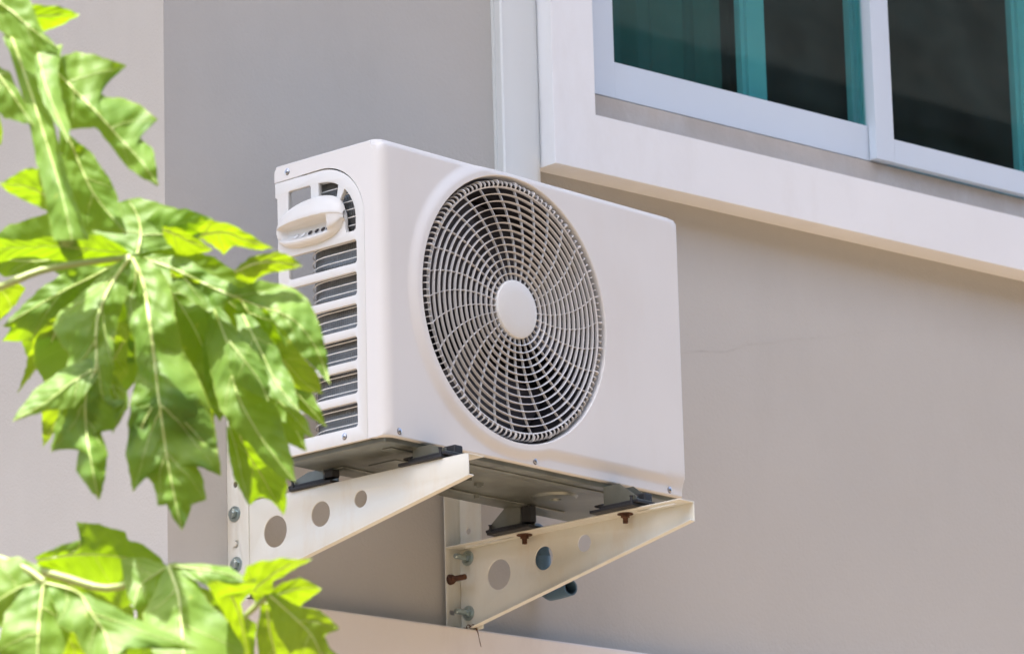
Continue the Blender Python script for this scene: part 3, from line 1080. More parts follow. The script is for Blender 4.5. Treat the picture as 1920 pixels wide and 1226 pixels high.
# ================================================================== WALL BRACKETS (same local frame as the unit)
def bracket(label, xw, side, ztop, ytip, yroot, ypost, ztip_b, slope, holes, ptop):
    """side=+1: flanges point to +x (left bracket), -1: to -x (right bracket)"""
    root = empty('wall_bracket', label, 'bracket', (0, 0, ZO), YAW, 'cream steel brackets under the outdoor unit')
    o = root
    T = 0.0025
    FLN = 0.043
    bm = bmesh.new()
    zb_tip = ztip_b
    zb_root = ztip_b - slope * (yroot - ytip)
    XP = Matrix(((0, 0, 1, xw), (1, 0, 0, 0), (0, 1, 0, 0), (0, 0, 0, 1)))
    plate(bm, [(ytip, ztop - 0.0003), (yroot, ztop - 0.0003), (yroot, zb_root), (ytip, zb_tip)], [circ(a, b, r, 40) for a, b, r in holes], T, XP, 0.0006)
    xi = xw + side * T / 2
    # top flange, slotted
    sl = [rrect(ytip + 0.030, 0.016, ytip + 0.125, 0.024, 0.0039), rrect(yroot - 0.16, 0.016, yroot - 0.03, 0.024, 0.0039)]
    XT = Matrix(((0, side, 0, xw - side * T / 2), (1, 0, 0, 0), (0, 0, 1, ztop - T / 2), (0, 0, 0, 1)))
    plate(bm, [(ytip, 0), (yroot, 0), (yroot, FLN), (ytip, FLN)], sl, T, XT, 0.0006)
    # sloping bottom flange, a narrower lip
    ln = math.hypot(yroot - ytip, zb_root - zb_tip)
    ca, sa = (yroot - ytip) / ln, (zb_root - zb_tip) / ln
    XB = Matrix(((0, side, 0, xw - side * T / 2), (ca, 0, -sa, ytip), (sa, 0, ca, zb_tip), (0, 0, 0, 1)))
    plate(bm, [(0, 0), (ln, 0), (ln, 0.014), (0, 0.014)], [], T, XB, 0.0006)
    mesh_obj('arm', bm, M['bracket'], root, angle=30)
    # wall post: a steel angle, web outside the arm
    bm = bmesh.new()
    xo = xw - side * (T + 0.0004)
    zl = -0.2226
    XP2 = Matrix(((0, 0, 1, xo), (1, 0, 0, 0), (0, 1, 0, 0), (0, 0, 0, 1)))
    hs = [circ(ypost - 0.024, z, 0.0062, 18) for z in (-0.002 if side > 0 else -0.024, 0.10)]
    if side > 0:
        hs.append(circ(ypost - 0.025, -0.1163, 0.0068, 18))
    plate(bm, [(ypost - 0.0575, zl), (ypost, zl), (ypost, ptop), (ypost - 0.0575, ptop)], hs, T, XP2, 0.0005)
    XF = Matrix(((side, 0, 0, xo - side * T / 2), (0, 0, 1, ypost - T / 2), (0, 1, 0, 0), (0, 0, 0, 1)))
    hf = [slot(0.030, -0.187, 0.016, 0.010), circ(0.024, 0.06, 0.006, 18)]
    plate(bm, [(0, zl), (0.046, zl), (0.046, ptop), (0, ptop)], hf, T, XF, 0.0005)
    mesh_obj('post', bm, M['bracket'], root, angle=30)
    return root


def bolt(root, p, ax, mname, head_first=True, length=0.03, r=0.0056, wr=0.015):
    p, ax = Vector(p), Vector(ax).normalized()
    bm = bmesh.new()
    lathe(bm, [(0.0035, 0.0), (wr, 0.0), (wr, 0.0018), (0.010, 0.0030), (0.009, 0.0030)], p, ax, 24)           # washer
    lathe(bm, [(0.0, 0.0026), (0.0098, 0.0026), (0.0098, 0.0085), (0.0085, 0.0098), (0.0, 0.0098)], p, ax, 6)           # hex
    if head_first:
        lathe(bm, [(0.0062, 0.0098), (0.0055, 0.0106), (0, 0.0108)], p, ax, 12)
    else:
        lathe(bm, [(r, 0.0098), (r, length - 0.002), (r * 0.7, length), (0, length)], p, ax, 14)
    return mesh_obj('bolt', bm, M[mname], root, angle=30)


bL = bracket('cream steel bracket under the unit\'s left end, nearer the leaves, showing its plain outer web', 0.0895, 1, -0.040, -0.1190, 0.492, 0.4980, -0.0800, 0.2070,
             [(0.3729, -0.1080, 0.0300), (0.2541, -0.0935, 0.0238), (0.1510, -0.0817, 0.0160)], 0.30)
for y, z in ((0.4765, -0.0586), (0.4735, -0.1560)):
    bolt(bL, (0.0895 - 0.0042, y, z), (-1, 0, 0), 'zinc')
bm = bmesh.new()
lathe(bm, [(0.0, 0.001), (0.0055, 0.001), (0.0055, 0.004), (0.0, 0.005)], (0.0895 - 0.0042, 0.4755, -0.1165), (-1, 0, 0), 12)
mesh_obj('rivet', bm, M['bracket'], bL)
bR = bracket('cream steel bracket under the unit\'s right end, with rusty bolts inside its open channel', 0.6600, -1, -0.058, -0.1700, 0.430, 0.4330, -0.0950, 0.2190,
             [(0.3279, -0.1230, 0.0300), (0.2103, -0.1088, 0.0232), (0.1055, -0.0957, 0.0165)], 0.30)
bolt(bR, (0.6600 - 0.0015, 0.4085, -0.0785), (-1, 0, 0), 'zinc', False, 0.038)
bolt(bR, (0.6600 - 0.0015, 0.4100, -0.1880), (-1, 0, 0), 'zinc', False, 0.038)
b3 = bolt(bR, (0.6600 - 0.0310, 0.4305, -0.1220), (0, -1, 0), 'rust', False, 0.042, 0.0058, 0.0105)
b3['label'] = 'rusty anchor stud in the post'
for y in (-0.018, 0.240):
    bm = bmesh.new()
    lathe(bm, [(0.0, 0.0), (0.0155, 0.0), (0.0155, 0.0014), (0.0085, 0.0014), (0.0085, 0.0070), (0.0052, 0.0076), (0.0050, 0.018), (0.0, 0.019)], (0.638, y, -0.0610), (0, 0, -1), 14)
    q = mesh_obj('foot_bolt', bm, M['rust'], bR, angle=30)
    q['label'] = 'rusted foot bolt under the top flange'
for y in (0.0, 0.270):
    bm = bmesh.new()
    lathe(bm, [(0.0, 0.0), (0.0155, 0.0), (0.0155, 0.0014), (0.0085, 0.0014), (0.0085, 0.0070), (0.0052, 0.0076), (0.0050, 0.018), (0.0, 0.019)], (0.112, y, -0.0430), (0, 0, -1), 14)
    mesh_obj('foot_bolt', bm, M['zinc'], bL, angle=30)

# dry plant scrap caught at the foot of the right bracket
tw = empty('dry_twig', 'dry brown twig dangling over the white band below the right bracket', 'twig', W(0.617, 0.455, -0.222))
bm = bmesh.new()
tube(bm, [(0, 0.02, 0.012), (0.001, 0.0, 0.002), (0.0, -0.006, -0.008), (0.002, -0.007, -0.020), (0.005, -0.007, -0.031), (0.0065, -0.007, -0.036)], [0.002, 0.0016, 0.0011, 0.0007, 0.0009, 0.0004], 6)
mesh_obj('stalk', bm, M['twig'], tw)
bm = bmesh.new()
random.seed(4)
for k in range(14):
    a = Vector((random.uniform(-0.022, 0.004), random.uniform(-0.004, 0.02), random.uniform(0.0, 0.008)))
    tube(bm, [a, a + Vector((random.uniform(-.012, .012), random.uniform(-.008, .008), random.uniform(-.004, .008)))], [0.0015, 0.0006], 5)
mesh_obj('debris', bm, M['twig'], tw)
tube_ = None

# ================================================================== PAPAYA TREE
KM = 1.0 / FPX


def at(u, v, d):
    """the point at depth d (metres along the view) seen at photo pixel (u, v)"""
    return CP - BK * d + RT * ((u - 960) * KM * d) + UPV * ((613 - v) * KM * d)


def resample(L, n, smooth=False):
    L = [Vector(p) for p in L]
    if smooth and len(L) > 2:
        Q = []
        for i in range(len(L) - 1):
            p0 = L[max(0, i - 1)]
            p1, p2 = L[i], L[i + 1]
            p3 = L[min(len(L) - 1, i + 2)]
            for k in range(8):
                t = k / 8
                Q.append(0.5 * ((2 * p1) + (p2 - p0) * t + (2 * p0 - 5 * p1 + 4 * p2 - p3) * t * t + (3 * p1 - p0 - 3 * p2 + p3) * t ** 3))
        Q.append(L[-1])
        L = Q
    s = [0.0]
    for a, b in zip(L, L[1:]):
        s.append(s[-1] + (b - a).length)
    out = []
    j = 0
    for i in range(n + 1):
        x = s[-1] * i / n
        while j < len(s) - 2 and s[j + 1] < x:
            j += 1
        t = (x - s[j]) / max(1e-9, s[j + 1] - s[j])
        out.append(L[j].lerp(L[j + 1], min(1, max(0, t))))
    return out


papaya = empty('papaya_tree', 'bright green papaya tree with large lobed leaves in front of the house corner', 'tree', (0, 0, 0))


class Leaf:
    """one palmate leaf: several lobes sharing a blade, with raised midribs and a petiole"""

    def __init__(self, name='leaf', label=None, mname='leaf'):
        self.bm = bmesh.new()
        self.uv = self.bm.loops.layers.uv.new('UVMap')
        self.vb = bmesh.new()
        self.pb = bmesh.new()
        self.name, self.label, self.mname = name, label, mname
        self.n = 0

    def lobe(self, mid, A, B, d, tilt=-0.4, tx=0.0, fold=0.25, wave=0.006, rib=2.2, n=70, m=8, sag=0.0, young=False):
        self.n += 1
        if n == 64:
            n = 130
        sd_ = self.n * 7.31 + mid[0][0] * 0.01
        k = d * KM
        mm = resample(mid, n, True)
        aa, bb = resample(A, n), resample(B, n)
        for E_ in (aa, bb):                               # slightly ragged, curling margin
            for i in range(2, n - 1):
                d_ = (E_[i + 1] - E_[i - 1])
                if d_.length > 1e-6:
                    nn = Vector((-d_.y, d_.x)).normalized()
                    E_[i] = E_[i] + nn * (2.6 * noise.noise(Vector((E_[i].x * 0.05, E_[i].y * 0.05, sd_))) + 1.4 * noise.noise(Vector((E_[i].x * 0.16, E_[i].y * 0.16, sd_))))
        u0, v0 = mid[0]
        ln = sum((p - q).length for p, q in zip(mm, mm[1:]))

        def depth(u, v, s_, wd, t):
            dd = d + tilt * (v - v0) * k + tx * (u - u0) * k
            dd += fold * (0.5 + 1.3 * t) * s_ ** 1.4 * wd * k
            dd += sag * k * ln * t * t
            dd += wave * 1.7 * noise.noise(Vector((u * 0.014, v * 0.014, sd_))) + wave * 0.5 * noise.noise(Vector((u * 0.045, v * 0.045, sd_ + 5)))
            return dd
        rows = []
        for i in range(n + 1):
            t = i / n
            row = []
            for side_, E_ in ((-1, aa), (1, bb)):
                seq = range(m, 0, -1) if side_ < 0 else range(0, m + 1)
                for j in seq:
                    s_ = j / m
                    p = mm[i].lerp(E_[i], s_)
                    wd = (E_[i] - mm[i]).length
                    q = at(p.x, p.y, depth(p.x, p.y, s_, wd, t))
                    row.append((self.bm.verts.new(q), side_ * s_, t * ln / 260.0))
            rows.append(row)
        for a, b in zip(rows, rows[1:]):
            for j in range(len(a) - 1):
                qd = (a[j], a[j + 1], b[j + 1], b[j])
                try:
                    f = self.bm.faces.new([x[0] for x in qd])
                except ValueError:
                    continue
                f.material_index = 1 if young else 0  # lime lobes take the copy with backlight in its colour
                for lp, x in zip(f.loops, qd):
                    lp[self.uv].uv = (x[1], x[2])
        if rib > 0:
            P, R_ = [], []
            for i in range(n + 1):
                t = i / n
                p = mm[i]
                P.append(at(p.x, p.y, depth(p.x, p.y, 0, 0, t) - 0.0014))
                R_.append(max(0.0004, rib * k * (1 - 0.85 * t)))
            tube(self.vb, P, R_, 7)
            # side ribs run out to the tips of the sub-lobes
            for raw, E_ in ((A, aa), (B, bb)):
                q = [Vector(p) for p in raw]
                acc = [0.0]
                for a, b in zip(q, q[1:]):
                    acc.append(acc[-1] + (b - a).length)
                ds = [(E_[min(n, int(x / acc[-1] * n))] - mm[min(n, int(x / acc[-1] * n))]).length for x in acc]
                for i in range(1, len(q) - 1):
                    if ds[i] >= ds[i - 1] and ds[i] >= ds[i + 1] and ds[i] > 16:
                        t1 = acc[i] / acc[-1]
                        t0 = max(0.02, t1 - 0.16)
                        PP = []
                        for j_ in range(13):
                            s_ = j_ / 12 * 0.93
                            t = t0 + (t1 - t0) * (j_ / 12) ** 1.2
                            ii = min(n, int(round(t * n)))
                            p = mm[ii].lerp(E_[ii], s_)
                            PP.append(at(p.x, p.y, depth(p.x, p.y, s_, (E_[ii] - mm[ii]).length, t) - 0.0006))
                        r0 = rib * 0.5 * k * (1 - 0.7 * t0)
                        tube(self.vb, PP, [r0 * (1 - 0.8 * j_ / 12) for j_ in range(13)], 5)

    def petiole(self, pts, r0, r1):
        P = resample([p[:2] for p in pts], 24, True)
        D = [p[2] for p in pts]
        Q = []
        for i, p in enumerate(P):
            x = i / 24 * (len(D) - 1)
            j = min(int(x), len(D) - 2)
            Q.append(at(p.x, p.y, D[j] + (D[j + 1] - D[j]) * (x - j)))
        tube(self.pb, Q, [r0 + (r1 - r0) * i / 24 for i in range(25)], 12)

    def build(self):
        bmesh.ops.dissolve_degenerate(self.bm, dist=1e-5, edges=self.bm.edges[:])
        o = mesh_obj(self.name, self.bm, None, papaya, recalc=False, angle=180, mats=[M[self.mname], M['leaf_young']])
        if self.label:
            o['label'] = self.label
        if len(self.vb.verts):
            mesh_obj('midrib', self.vb, M['vein'], o)
        if len(self.pb.verts):
            mesh_obj('petiole', self.pb, M['petiole'], o)
        return o


# ---- the far leaf, mostly in the shade of the others, fills in behind the big one
lf = Leaf(label='shaded lower leaf behind the large hanging leaf')
D = 6.00
lf.lobe([(250, 455), (330, 560), (380, 650), (410, 770)], [(250, 455), (260, 560), (300, 640), (340, 700), (360, 760), (410, 770)], [(250, 455), (370, 490), (420, 560), (430, 640), (425, 720), (410, 770)], D, -0.1, fold=0.1)
lf.lobe([(250, 455), (380, 530), (470, 610), (560, 770)], [(250, 455), (340, 580), (420, 660), (440, 740), (500, 740), (560, 770)], [(250, 455), (400, 480), (500, 550), (555, 620), (570, 700), (560, 770)], D + 0.02, 0.1, fold=0.1)
lf.lobe([(240, 460), (190, 560), (160, 660), (120, 790)], [(240, 460), (130, 500), (70, 590), (62, 680), (85, 720), (78, 800), (120, 790)], [(240, 460), (260, 560), (250, 680), (205, 700), (190, 760), (120, 790)], D, 0.15, fold=0.15)
lf.lobe([(240, 460), (240, 560), (235, 640), (215, 760)], [(240, 460), (190, 540), (180, 640), (195, 720), (215, 760)], [(240, 460), (300, 540), (290, 640), (250, 720), (215, 760)], D + 0.03, 0.0, fold=0.1)
lf.lobe([(240, 450), (150, 470), (70, 490), (-60, 480)], [(240, 450), (180, 420), (90, 400), (20, 420), (-60, 480)], [(240, 450), (210, 510), (120, 520), (90, 500), (10, 520), (-60, 480)], D, 0.1, fold=0.1)
lf.build()

# ---- right-hand cluster of drooping lobes
lf = Leaf(label='drooping leaf with long pointed lobes beside the unit')
D = 5.985
lf.lobe([(470, 600), (520, 680), (560, 740), (613, 801)], [(440, 600), (480, 690), (530, 748), (566, 772), (613, 801)], [(500, 575), (545, 660), (572, 704), (592, 752), (604, 772), (613, 801)], D + 0.03, 0.1, fold=0.3)
lf.lobe([(470, 650), (510, 740), (545, 790), (576, 846)], [(440, 650), (470, 750), (516, 812), (550, 836), (576, 846)], [(500, 640), (535, 710), (560, 762), (568, 800), (576, 846)], D + 0.01, -0.1, fold=0.35)
lf.lobe([(500, 730), (535, 765), (560, 792), (588, 820)], [(490, 735), (515, 780), (552, 806), (588, 820)], [(515, 725), (548, 755), (576, 790), (588, 820)], D - 0.015, -0.65, fold=0.2, rib=1.4)
lf.lobe([(420, 720), (455, 830), (490, 890), (532, 966)], [(415, 720), (430, 800), (452, 880), (468, 946), (490, 930), (510, 940), (532, 966)], [(450, 740), (490, 820), (530, 870), (540, 910), (532, 966)], D, 0.55, fold=0.1)
lf.lobe([(398, 572), (428, 650), (442, 730), (480, 805), (520, 862), (554, 903)], [(385, 575), (388, 650), (400, 720), (418, 780), (440, 806), (462, 826), (494, 868), (520, 890), (554, 903)], [(412, 572), (450, 630), (486, 680), (505, 716), (522, 770), (534, 812), (548, 856), (554, 903)], D - 0.04, -0.55, fold=0.35, sag=0.24)
lf.lobe([(400, 575), (410, 640), (410, 700), (412, 790)], [(392, 580), (378, 650), (385, 720), (398, 770), (412, 790)], [(404, 580), (428, 650), (436, 710), (430, 760), (412, 790)], D - 0.03, 0.0, fold=0.2)
lf.lobe([(455, 590), (490, 660), (520, 720), (560, 770)], [(440, 590), (456, 680), (500, 740), (560, 770)], [(470, 590), (520, 650), (552, 720), (560, 770)], D - 0.04, -0.7, fold=0.2)
lf.lobe([(450, 560), (480, 610), (505, 660), (540, 720)], [(440, 560), (450, 630), (490, 690), (540, 720)], [(465, 560), (510, 600), (540, 660), (540, 720)], D - 0.03, 0.1, fold=0.1)
lf.lobe([(430, 640), (470, 690), (490, 720), (503, 752)], [(420, 650), (440, 720), (470, 735), (503, 752)], [(445, 630), (480, 660), (504, 705), (503, 752)], D - 0.095, -0.5, fold=0.3, rib=1.3, sag=0.2)
lf.lobe([(510, 650), (545, 690), (575, 720), (606, 738)], [(500, 655), (520, 705), (560, 730), (606, 738)], [(525, 640), (570, 670), (596, 700), (606, 738)], D - 0.06, 0.6, fold=0.2, rib=1.3, young=True)
lf.lobe([(430, 800), (445, 850), (455, 900), (468, 948)], [(424, 800), (428, 850), (440, 900), (468, 948)], [(440, 800), (464, 850), (472, 900), (468, 948)], D - 0.03, -0.4, fold=0.3, rib=1.2)
lf.build()

# ---- the large hanging leaf
lf = Leaf(label='large palmate leaf hanging in full sun, pale ribs meeting at its centre')
D = 5.92
# centre lobe
lf.lobe([(248, 484), (268, 530), (280, 600), (290, 680), (298, 750), (312, 850), (325, 920), (341, 994)],
        [(236, 486), (232, 560), (238, 600), (252, 640), (258, 690), (248, 740), (240, 790), (238, 850), (250, 920), (272, 892), (288, 908), (296, 947), (314, 945), (324, 968), (341, 994)],
        [(262, 478), (300, 500), (322, 545), (330, 600), (345, 660), (368, 700), (390, 750), (404, 810), (415, 891), (392, 880), (368, 872), (382, 900), (386, 936), (360, 945), (352, 972), (341, 994)],
        D, -0.72, fold=0.45, wave=0.012, rib=3.8, sag=0.34, n=64, m=9)
# left-hand lower lobe
lf.lobe([(243, 483), (208, 535), (184, 592), (180, 640), (180, 690), (164, 722), (160, 780), (168, 850), (186, 938)],
        [(232, 484), (190, 515), (150, 555), (110, 585), (98, 615), (112, 640), (130, 668), (120, 700), (70, 735), (24, 788), (76, 760), (112, 742), (128, 770), (96, 846), (128, 838), (150, 826), (142, 882), (160, 906), (186, 938)],
        [(247, 490), (235, 560), (222, 600), (212, 650), (214, 690), (206, 740), (212, 770), (240, 748), (212, 806), (190, 810), (202, 850), (196, 900), (186, 938)],
        D - 0.02, -0.78, fold=0.42, wave=0.012, rib=3.2, sag=0.34, n=64, m=9)
# sub-lobes lying over the two hanging lobes
lf.lobe([(299, 748), (345, 790), (385, 835), (415, 892)], [(300, 775), (330, 850), (372, 872), (415, 892)], [(312, 735), (370, 735), (402, 800), (415, 892)], D - 0.095, 0.12, fold=0.35, rib=1.5)
lf.lobe([(297, 745), (268, 795), (252, 855), (249, 922)], [(285, 730), (246, 765), (236, 850), (249, 922)], [(305, 770), (292, 850), (272, 892), (249, 922)], D - 0.095, 0.10, fold=0.35, rib=1.5)
lf.lobe([(182, 688), (130, 720), (85, 755), (23, 790)], [(170, 670), (118, 690), (60, 735), (23, 790)], [(184, 706), (140, 765), (90, 770), (23, 790)], D - 0.11, -0.6, fold=0.25, rib=1.5)
lf.lobe([(172, 712), (150, 750), (125, 790), (95, 848)], [(162, 708), (120, 750), (104, 790), (95, 848)], [(180, 716), (182, 770), (160, 822), (95, 848)], D - 0.105, -0.15, fold=0.3, rib=1.3)
lf.lobe([(200, 700), (215, 735), (225, 770), (212, 812)], [(190, 700), (190, 740), (196, 780), (212, 812)], [(210, 695), (240, 735), (240, 765), (212, 812)], D - 0.07, -0.5, fold=0.25, rib=1.2)
lf.lobe([(232, 640), (205, 690), (190, 730), (178, 770)], [(222, 640), (186, 690), (172, 730), (178, 770)], [(240, 640), (240, 700), (212, 740), (178, 770)], D - 0.05, 0.7, fold=0.2, rib=1.2, young=True)
# left lobes in front of the trunk side
lf.lobe([(240, 480), (180, 515), (110, 550), (4, 612)], [(240, 474), (190, 470), (130, 505), (70, 545), (4, 612)], [(240, 486), (210, 530), (150, 580), (90, 600), (60, 640), (2, 640), (24, 615), (4, 612)], D + 0.05, -0.1, fold=0.2, wave=0.01)
lf.lobe([(240, 476), (170, 468), (90, 462), (-60, 470)], [(240, 470), (190, 440), (110, 440), (40, 452), (-60, 440)], [(240, 482), (200, 500), (120, 490), (40, 480), (-60, 510)], D + 0.02, 0.75, fold=0.1, rib=1.2)
lf.lobe([(240, 482), (170, 520), (110, 600), (62, 690)], [(236, 480), (150, 500), (80, 570), (40, 640), (62, 690)], [(244, 486), (210, 560), (150, 640), (110, 680), (62, 690)], D + 0.12, 0.5, fold=0.15)
# right lobe to the unit
lf.lobe([(252, 480), (330, 506), (400, 540), (480, 572), (545, 596), (590, 648), (619, 720)],
        [(256, 474), (310, 478), (350, 484), (402, 518), (452, 540), (486, 524), (542, 536), (578, 560), (592, 592), (606, 630), (614, 675), (619, 720)],
        [(258, 486), (300, 520), (340, 552), (392, 584), (440, 558), (498, 576), (516, 606), (540, 628), (552, 652), (574, 674), (598, 698), (619, 720)],
        D + 0.02, -0.70, tx=0.05, fold=0.12, wave=0.012, rib=2.0, sag=0.15, n=64, m=9)
# upper right lobe
lf.lobe([(258, 474), (300, 440), (330, 420), (402, 412)], [(250, 470), (268, 420), (300, 390), (350, 392), (402, 412)], [(262, 480), (330, 480), (360, 470), (372, 440), (402, 412)], D + 0.06, 0.3, tx=-0.1, fold=0.2, rib=0)
# the leaf's upper lobe rises behind, rib pale
lf.lobe([(258, 476), (264, 440), (258, 405), (240, 374)], [(245, 478), (190, 450), (160, 420), (200, 385), (240, 374)], [(262, 476), (330, 462), (384, 446), (400, 412), (360, 398), (310, 384), (262, 371), (240, 374)], D + 0.03, -0.35, fold=0.15, rib=2.8)
DL = 5.99
lf.lobe([(120, 560), (105, 620), (80, 670), (32, 738)], [(120, 560), (75, 600), (60, 640), (48, 690), (32, 738)], [(120, 560), (120, 600), (112, 640), (70, 690), (32, 738)], DL, 0.75, fold=0.1, young=True)
lf.lobe([(165, 690), (140, 730), (115, 770), (80, 838)], [(165, 690), (110, 710), (80, 750), (78, 800), (80, 838)], [(165, 690), (160, 730), (140, 770), (110, 800), (80, 838)], DL - 0.03, 0.8, fold=0.1, young=True)
lf.lobe([(380, 440), (420, 436), (460, 450), (513, 466)], [(366, 430), (395, 411), (432, 420), (470, 441), (513, 466)], [(372, 445), (395, 458), (420, 478), (440, 460), (472, 468), (513, 466)], DL - 0.1, 0.9, tx=0.25, fold=0.05, young=True)
lf.lobe([(440, 510), (480, 494), (520, 492), (568, 499)], [(440, 506), (470, 482), (520, 470), (546, 481), (568, 499)], [(440, 520), (470, 532), (500, 513), (532, 508), (568, 499)], DL - 0.07, 0.5, tx=0.2, fold=0.1, young=True)
lf.lobe([(305, 430), (330, 440), (360, 455), (398, 468)], [(305, 424), (340, 430), (370, 448), (398, 466)], [(305, 440), (330, 475), (350, 480), (398, 470)], DL - 0.06, 0.8, fold=0.1, young=True)
lf.lobe([(320, 512), (340, 530), (368, 545), (392, 566)], [(318, 505), (350, 520), (388, 532), (392, 566)], [(318, 525), (340, 550), (365, 562), (392, 568)], DL - 0.075, 0.8, fold=0.1, young=True)
lf.lobe([(120, 460), (150, 510), (200, 545), (215, 620)], [(120, 460), (110, 520), (150, 570), (215, 620)], [(120, 460), (190, 490), (230, 550), (215, 620)], DL + 0.05, 0.8, fold=0.1, rib=0, young=True)
lf.lobe([(345, 690), (370, 720), (390, 750), (402, 810)], [(345, 690), (350, 730), (380, 780), (402, 810)], [(345, 690), (385, 710), (403, 750), (402, 810)], DL - 0.01, 0.9, fold=0.1, young=True)
lf.lobe([(215, 600), (228, 610), (236, 622), (230, 655)], [(212, 600), (212, 620), (214, 640), (230, 655)], [(215, 598), (240, 605), (245, 630), (230, 655)], DL - 0.02, 0.9, fold=0.1, rib=0, young=True)
lf.lobe([(0, 540), (15, 560), (20, 580), (0, 600)], [(-60, 520), (-60, 560), (-40, 590), (0, 600)], [(30, 530), (48, 540), (30, 570), (0, 600)], DL + 0.05, 0.8, fold=0.1, rib=0, young=True)
lf.petiole([(-320, 640, 6.12), (-120, 580, 6.08), (0, 538, 5.99), (75, 508, 5.93), (160, 492, 5.94), (246, 482, 5.935)], 0.0062, 0.0042)
lf.build()

# ---- the young leaf drooping from above
lf = Leaf(label='young folded leaf hanging from the top corner')
D = 5.80
lf.lobe([(18, 60), (50, 150), (85, 260), (115, 360), (135, 450)], [(5, 70), (30, 130), (50, 205), (66, 290), (84, 370), (100, 450)], [(58, 70), (82, 150), (105, 250), (132, 350), (168, 450)], D + 0.02, -0.5, fold=0.35, rib=3.0)
lf.lobe([(100, 128), (145, 175), (185, 215), (225, 260), (262, 300), (298, 349)],
        [(100, 120), (118, 104), (142, 98), (180, 103), (238, 124), (210, 140), (188, 156), (184, 174), (198, 183), (232, 183), (266, 200), (298, 225), (276, 232), (259, 242), (263, 260), (286, 280), (291, 305), (298, 349)],
        [(96, 140), (108, 190), (118, 222), (133, 244), (165, 241), (178, 239), (200, 264), (222, 294), (242, 316), (272, 337), (298, 349)],
        D - 0.03, -0.25, fold=0.35, wave=0.010, rib=2.0, n=64, m=9)
lf.lobe([(126, 250), (150, 310), (180, 370), (238, 440)], [(110, 245), (116, 300), (135, 370), (160, 430), (238, 440)], [(134, 256), (166, 280), (194, 318), (214, 350), (226, 390), (238, 440)], D + 0.03, -0.2, fold=0.3)
lf.lobe([(105, 380), (70, 358), (40, 348), (-2, 345)], [(100, 350), (80, 318), (58, 314), (28, 326), (-2, 345)], [(105, 400), (78, 392), (48, 376), (20, 362), (-2, 345)], D + 0.05, 0.9, fold=0.1)
lf.lobe([(-10, 130), (15, 165), (35, 195), (63, 236)], [(-14, 118), (18, 134), (30, 160), (46, 192), (63, 236)], [(-20, 150), (-16, 200), (10, 222), (40, 230), (63, 236)], D - 0.02, -0.3, fold=0.2)
lf.lobe([(20, 20), (60, 30), (100, 30), (150, 28)], [(20, 5), (60, 9), (108, 11), (150, 28)], [(24, 40), (60, 56), (84, 60), (118, 46), (150, 28)], D + 0.05, 0.8, fold=0.15)
lf.lobe([(-40, -20), (20, 20), (60, 55), (112, 92)], [(-40, -60), (40, -20), (60, 5), (70, 40), (84, 66), (112, 92)], [(-60, 20), (0, 60), (40, 78), (70, 108), (98, 112), (112, 92)], D - 0.02, -0.3, fold=0.15)
lf.lobe([(72, 100), (85, 160), (105, 210), (128, 268)], [(66, 104), (66, 140), (84, 200), (128, 268)], [(86, 92), (116, 84), (108, 130), (115, 180), (132, 240), (128, 268)], D - 0.04, -0.9, fold=0.3, rib=1.5)
lf.lobe([(-30, 220), (-12, 235), (-4, 250), (2, 272)], [(-40, 220), (-34, 250), (-14, 270), (2, 272)], [(-20, 200), (0, 215), (4, 240), (2, 272)], D, 0.5, fold=0.1, rib=0)
lf.petiole([(-300, 300, 6.1), (-180, 120, 6.0), (-60, 0, 5.9), (15, 55, 5.81)], 0.006, 0.004)
ob = lf.build()
bm = bmesh.new()
sp_ = resample([(12, 40), (36, 110), (60, 190), (82, 280), (104, 370), (130, 455)], 30, True)
tube(bm, [at(p.x, p.y, 5.82 + 0.004 * i) for i, p in enumerate(sp_)], [0.0085 + 0.0050 * (i / 30) for i in range(31)], 16)
mesh_obj('stalk', bm, M['stem'], ob)

# ---- lower group
lf = Leaf(label='dark leaf at the back of the lower cluster')
D = 5.90
lf.lobe([(70, 1050), (140, 1040), (220, 1042), (310, 1060)], [(64, 1044), (118, 1020), (156, 1010), (142, 978), (182, 981), (236, 996), (240, 1012), (270, 1020), (296, 1040), (310, 1060)], [(70, 1060), (120, 1080), (180, 1110), (230, 1140), (270, 1120), (310, 1060)], D, 0.55, fold=0.15)
lf.lobe([(90, 1060), (150, 1110), (200, 1150), (260, 1240)], [(80, 1070), (110, 1150), (180, 1230), (260, 1270)], [(120, 1060), (200, 1090), (250, 1140), (260, 1240)], D + 0.05, 0.5, fold=0.1)
lf.lobe([(250, 1060), (300, 1120), (400, 1180), (470, 1290)], [(240, 1060), (260, 1180), (360, 1270), (470, 1290)], [(280, 1060), (400, 1110), (480, 1170), (470, 1290)], D + 0.06, 0.4, fold=0.1)
lf.petiole([(-240, 1020, 6.05), (-80, 1040, 5.98), (40, 1060, 5.92), (120, 1082, 5.90), (210, 1102, 5.88), (312, 1062, 5.86)], 0.0075, 0.0045)
lf.build()

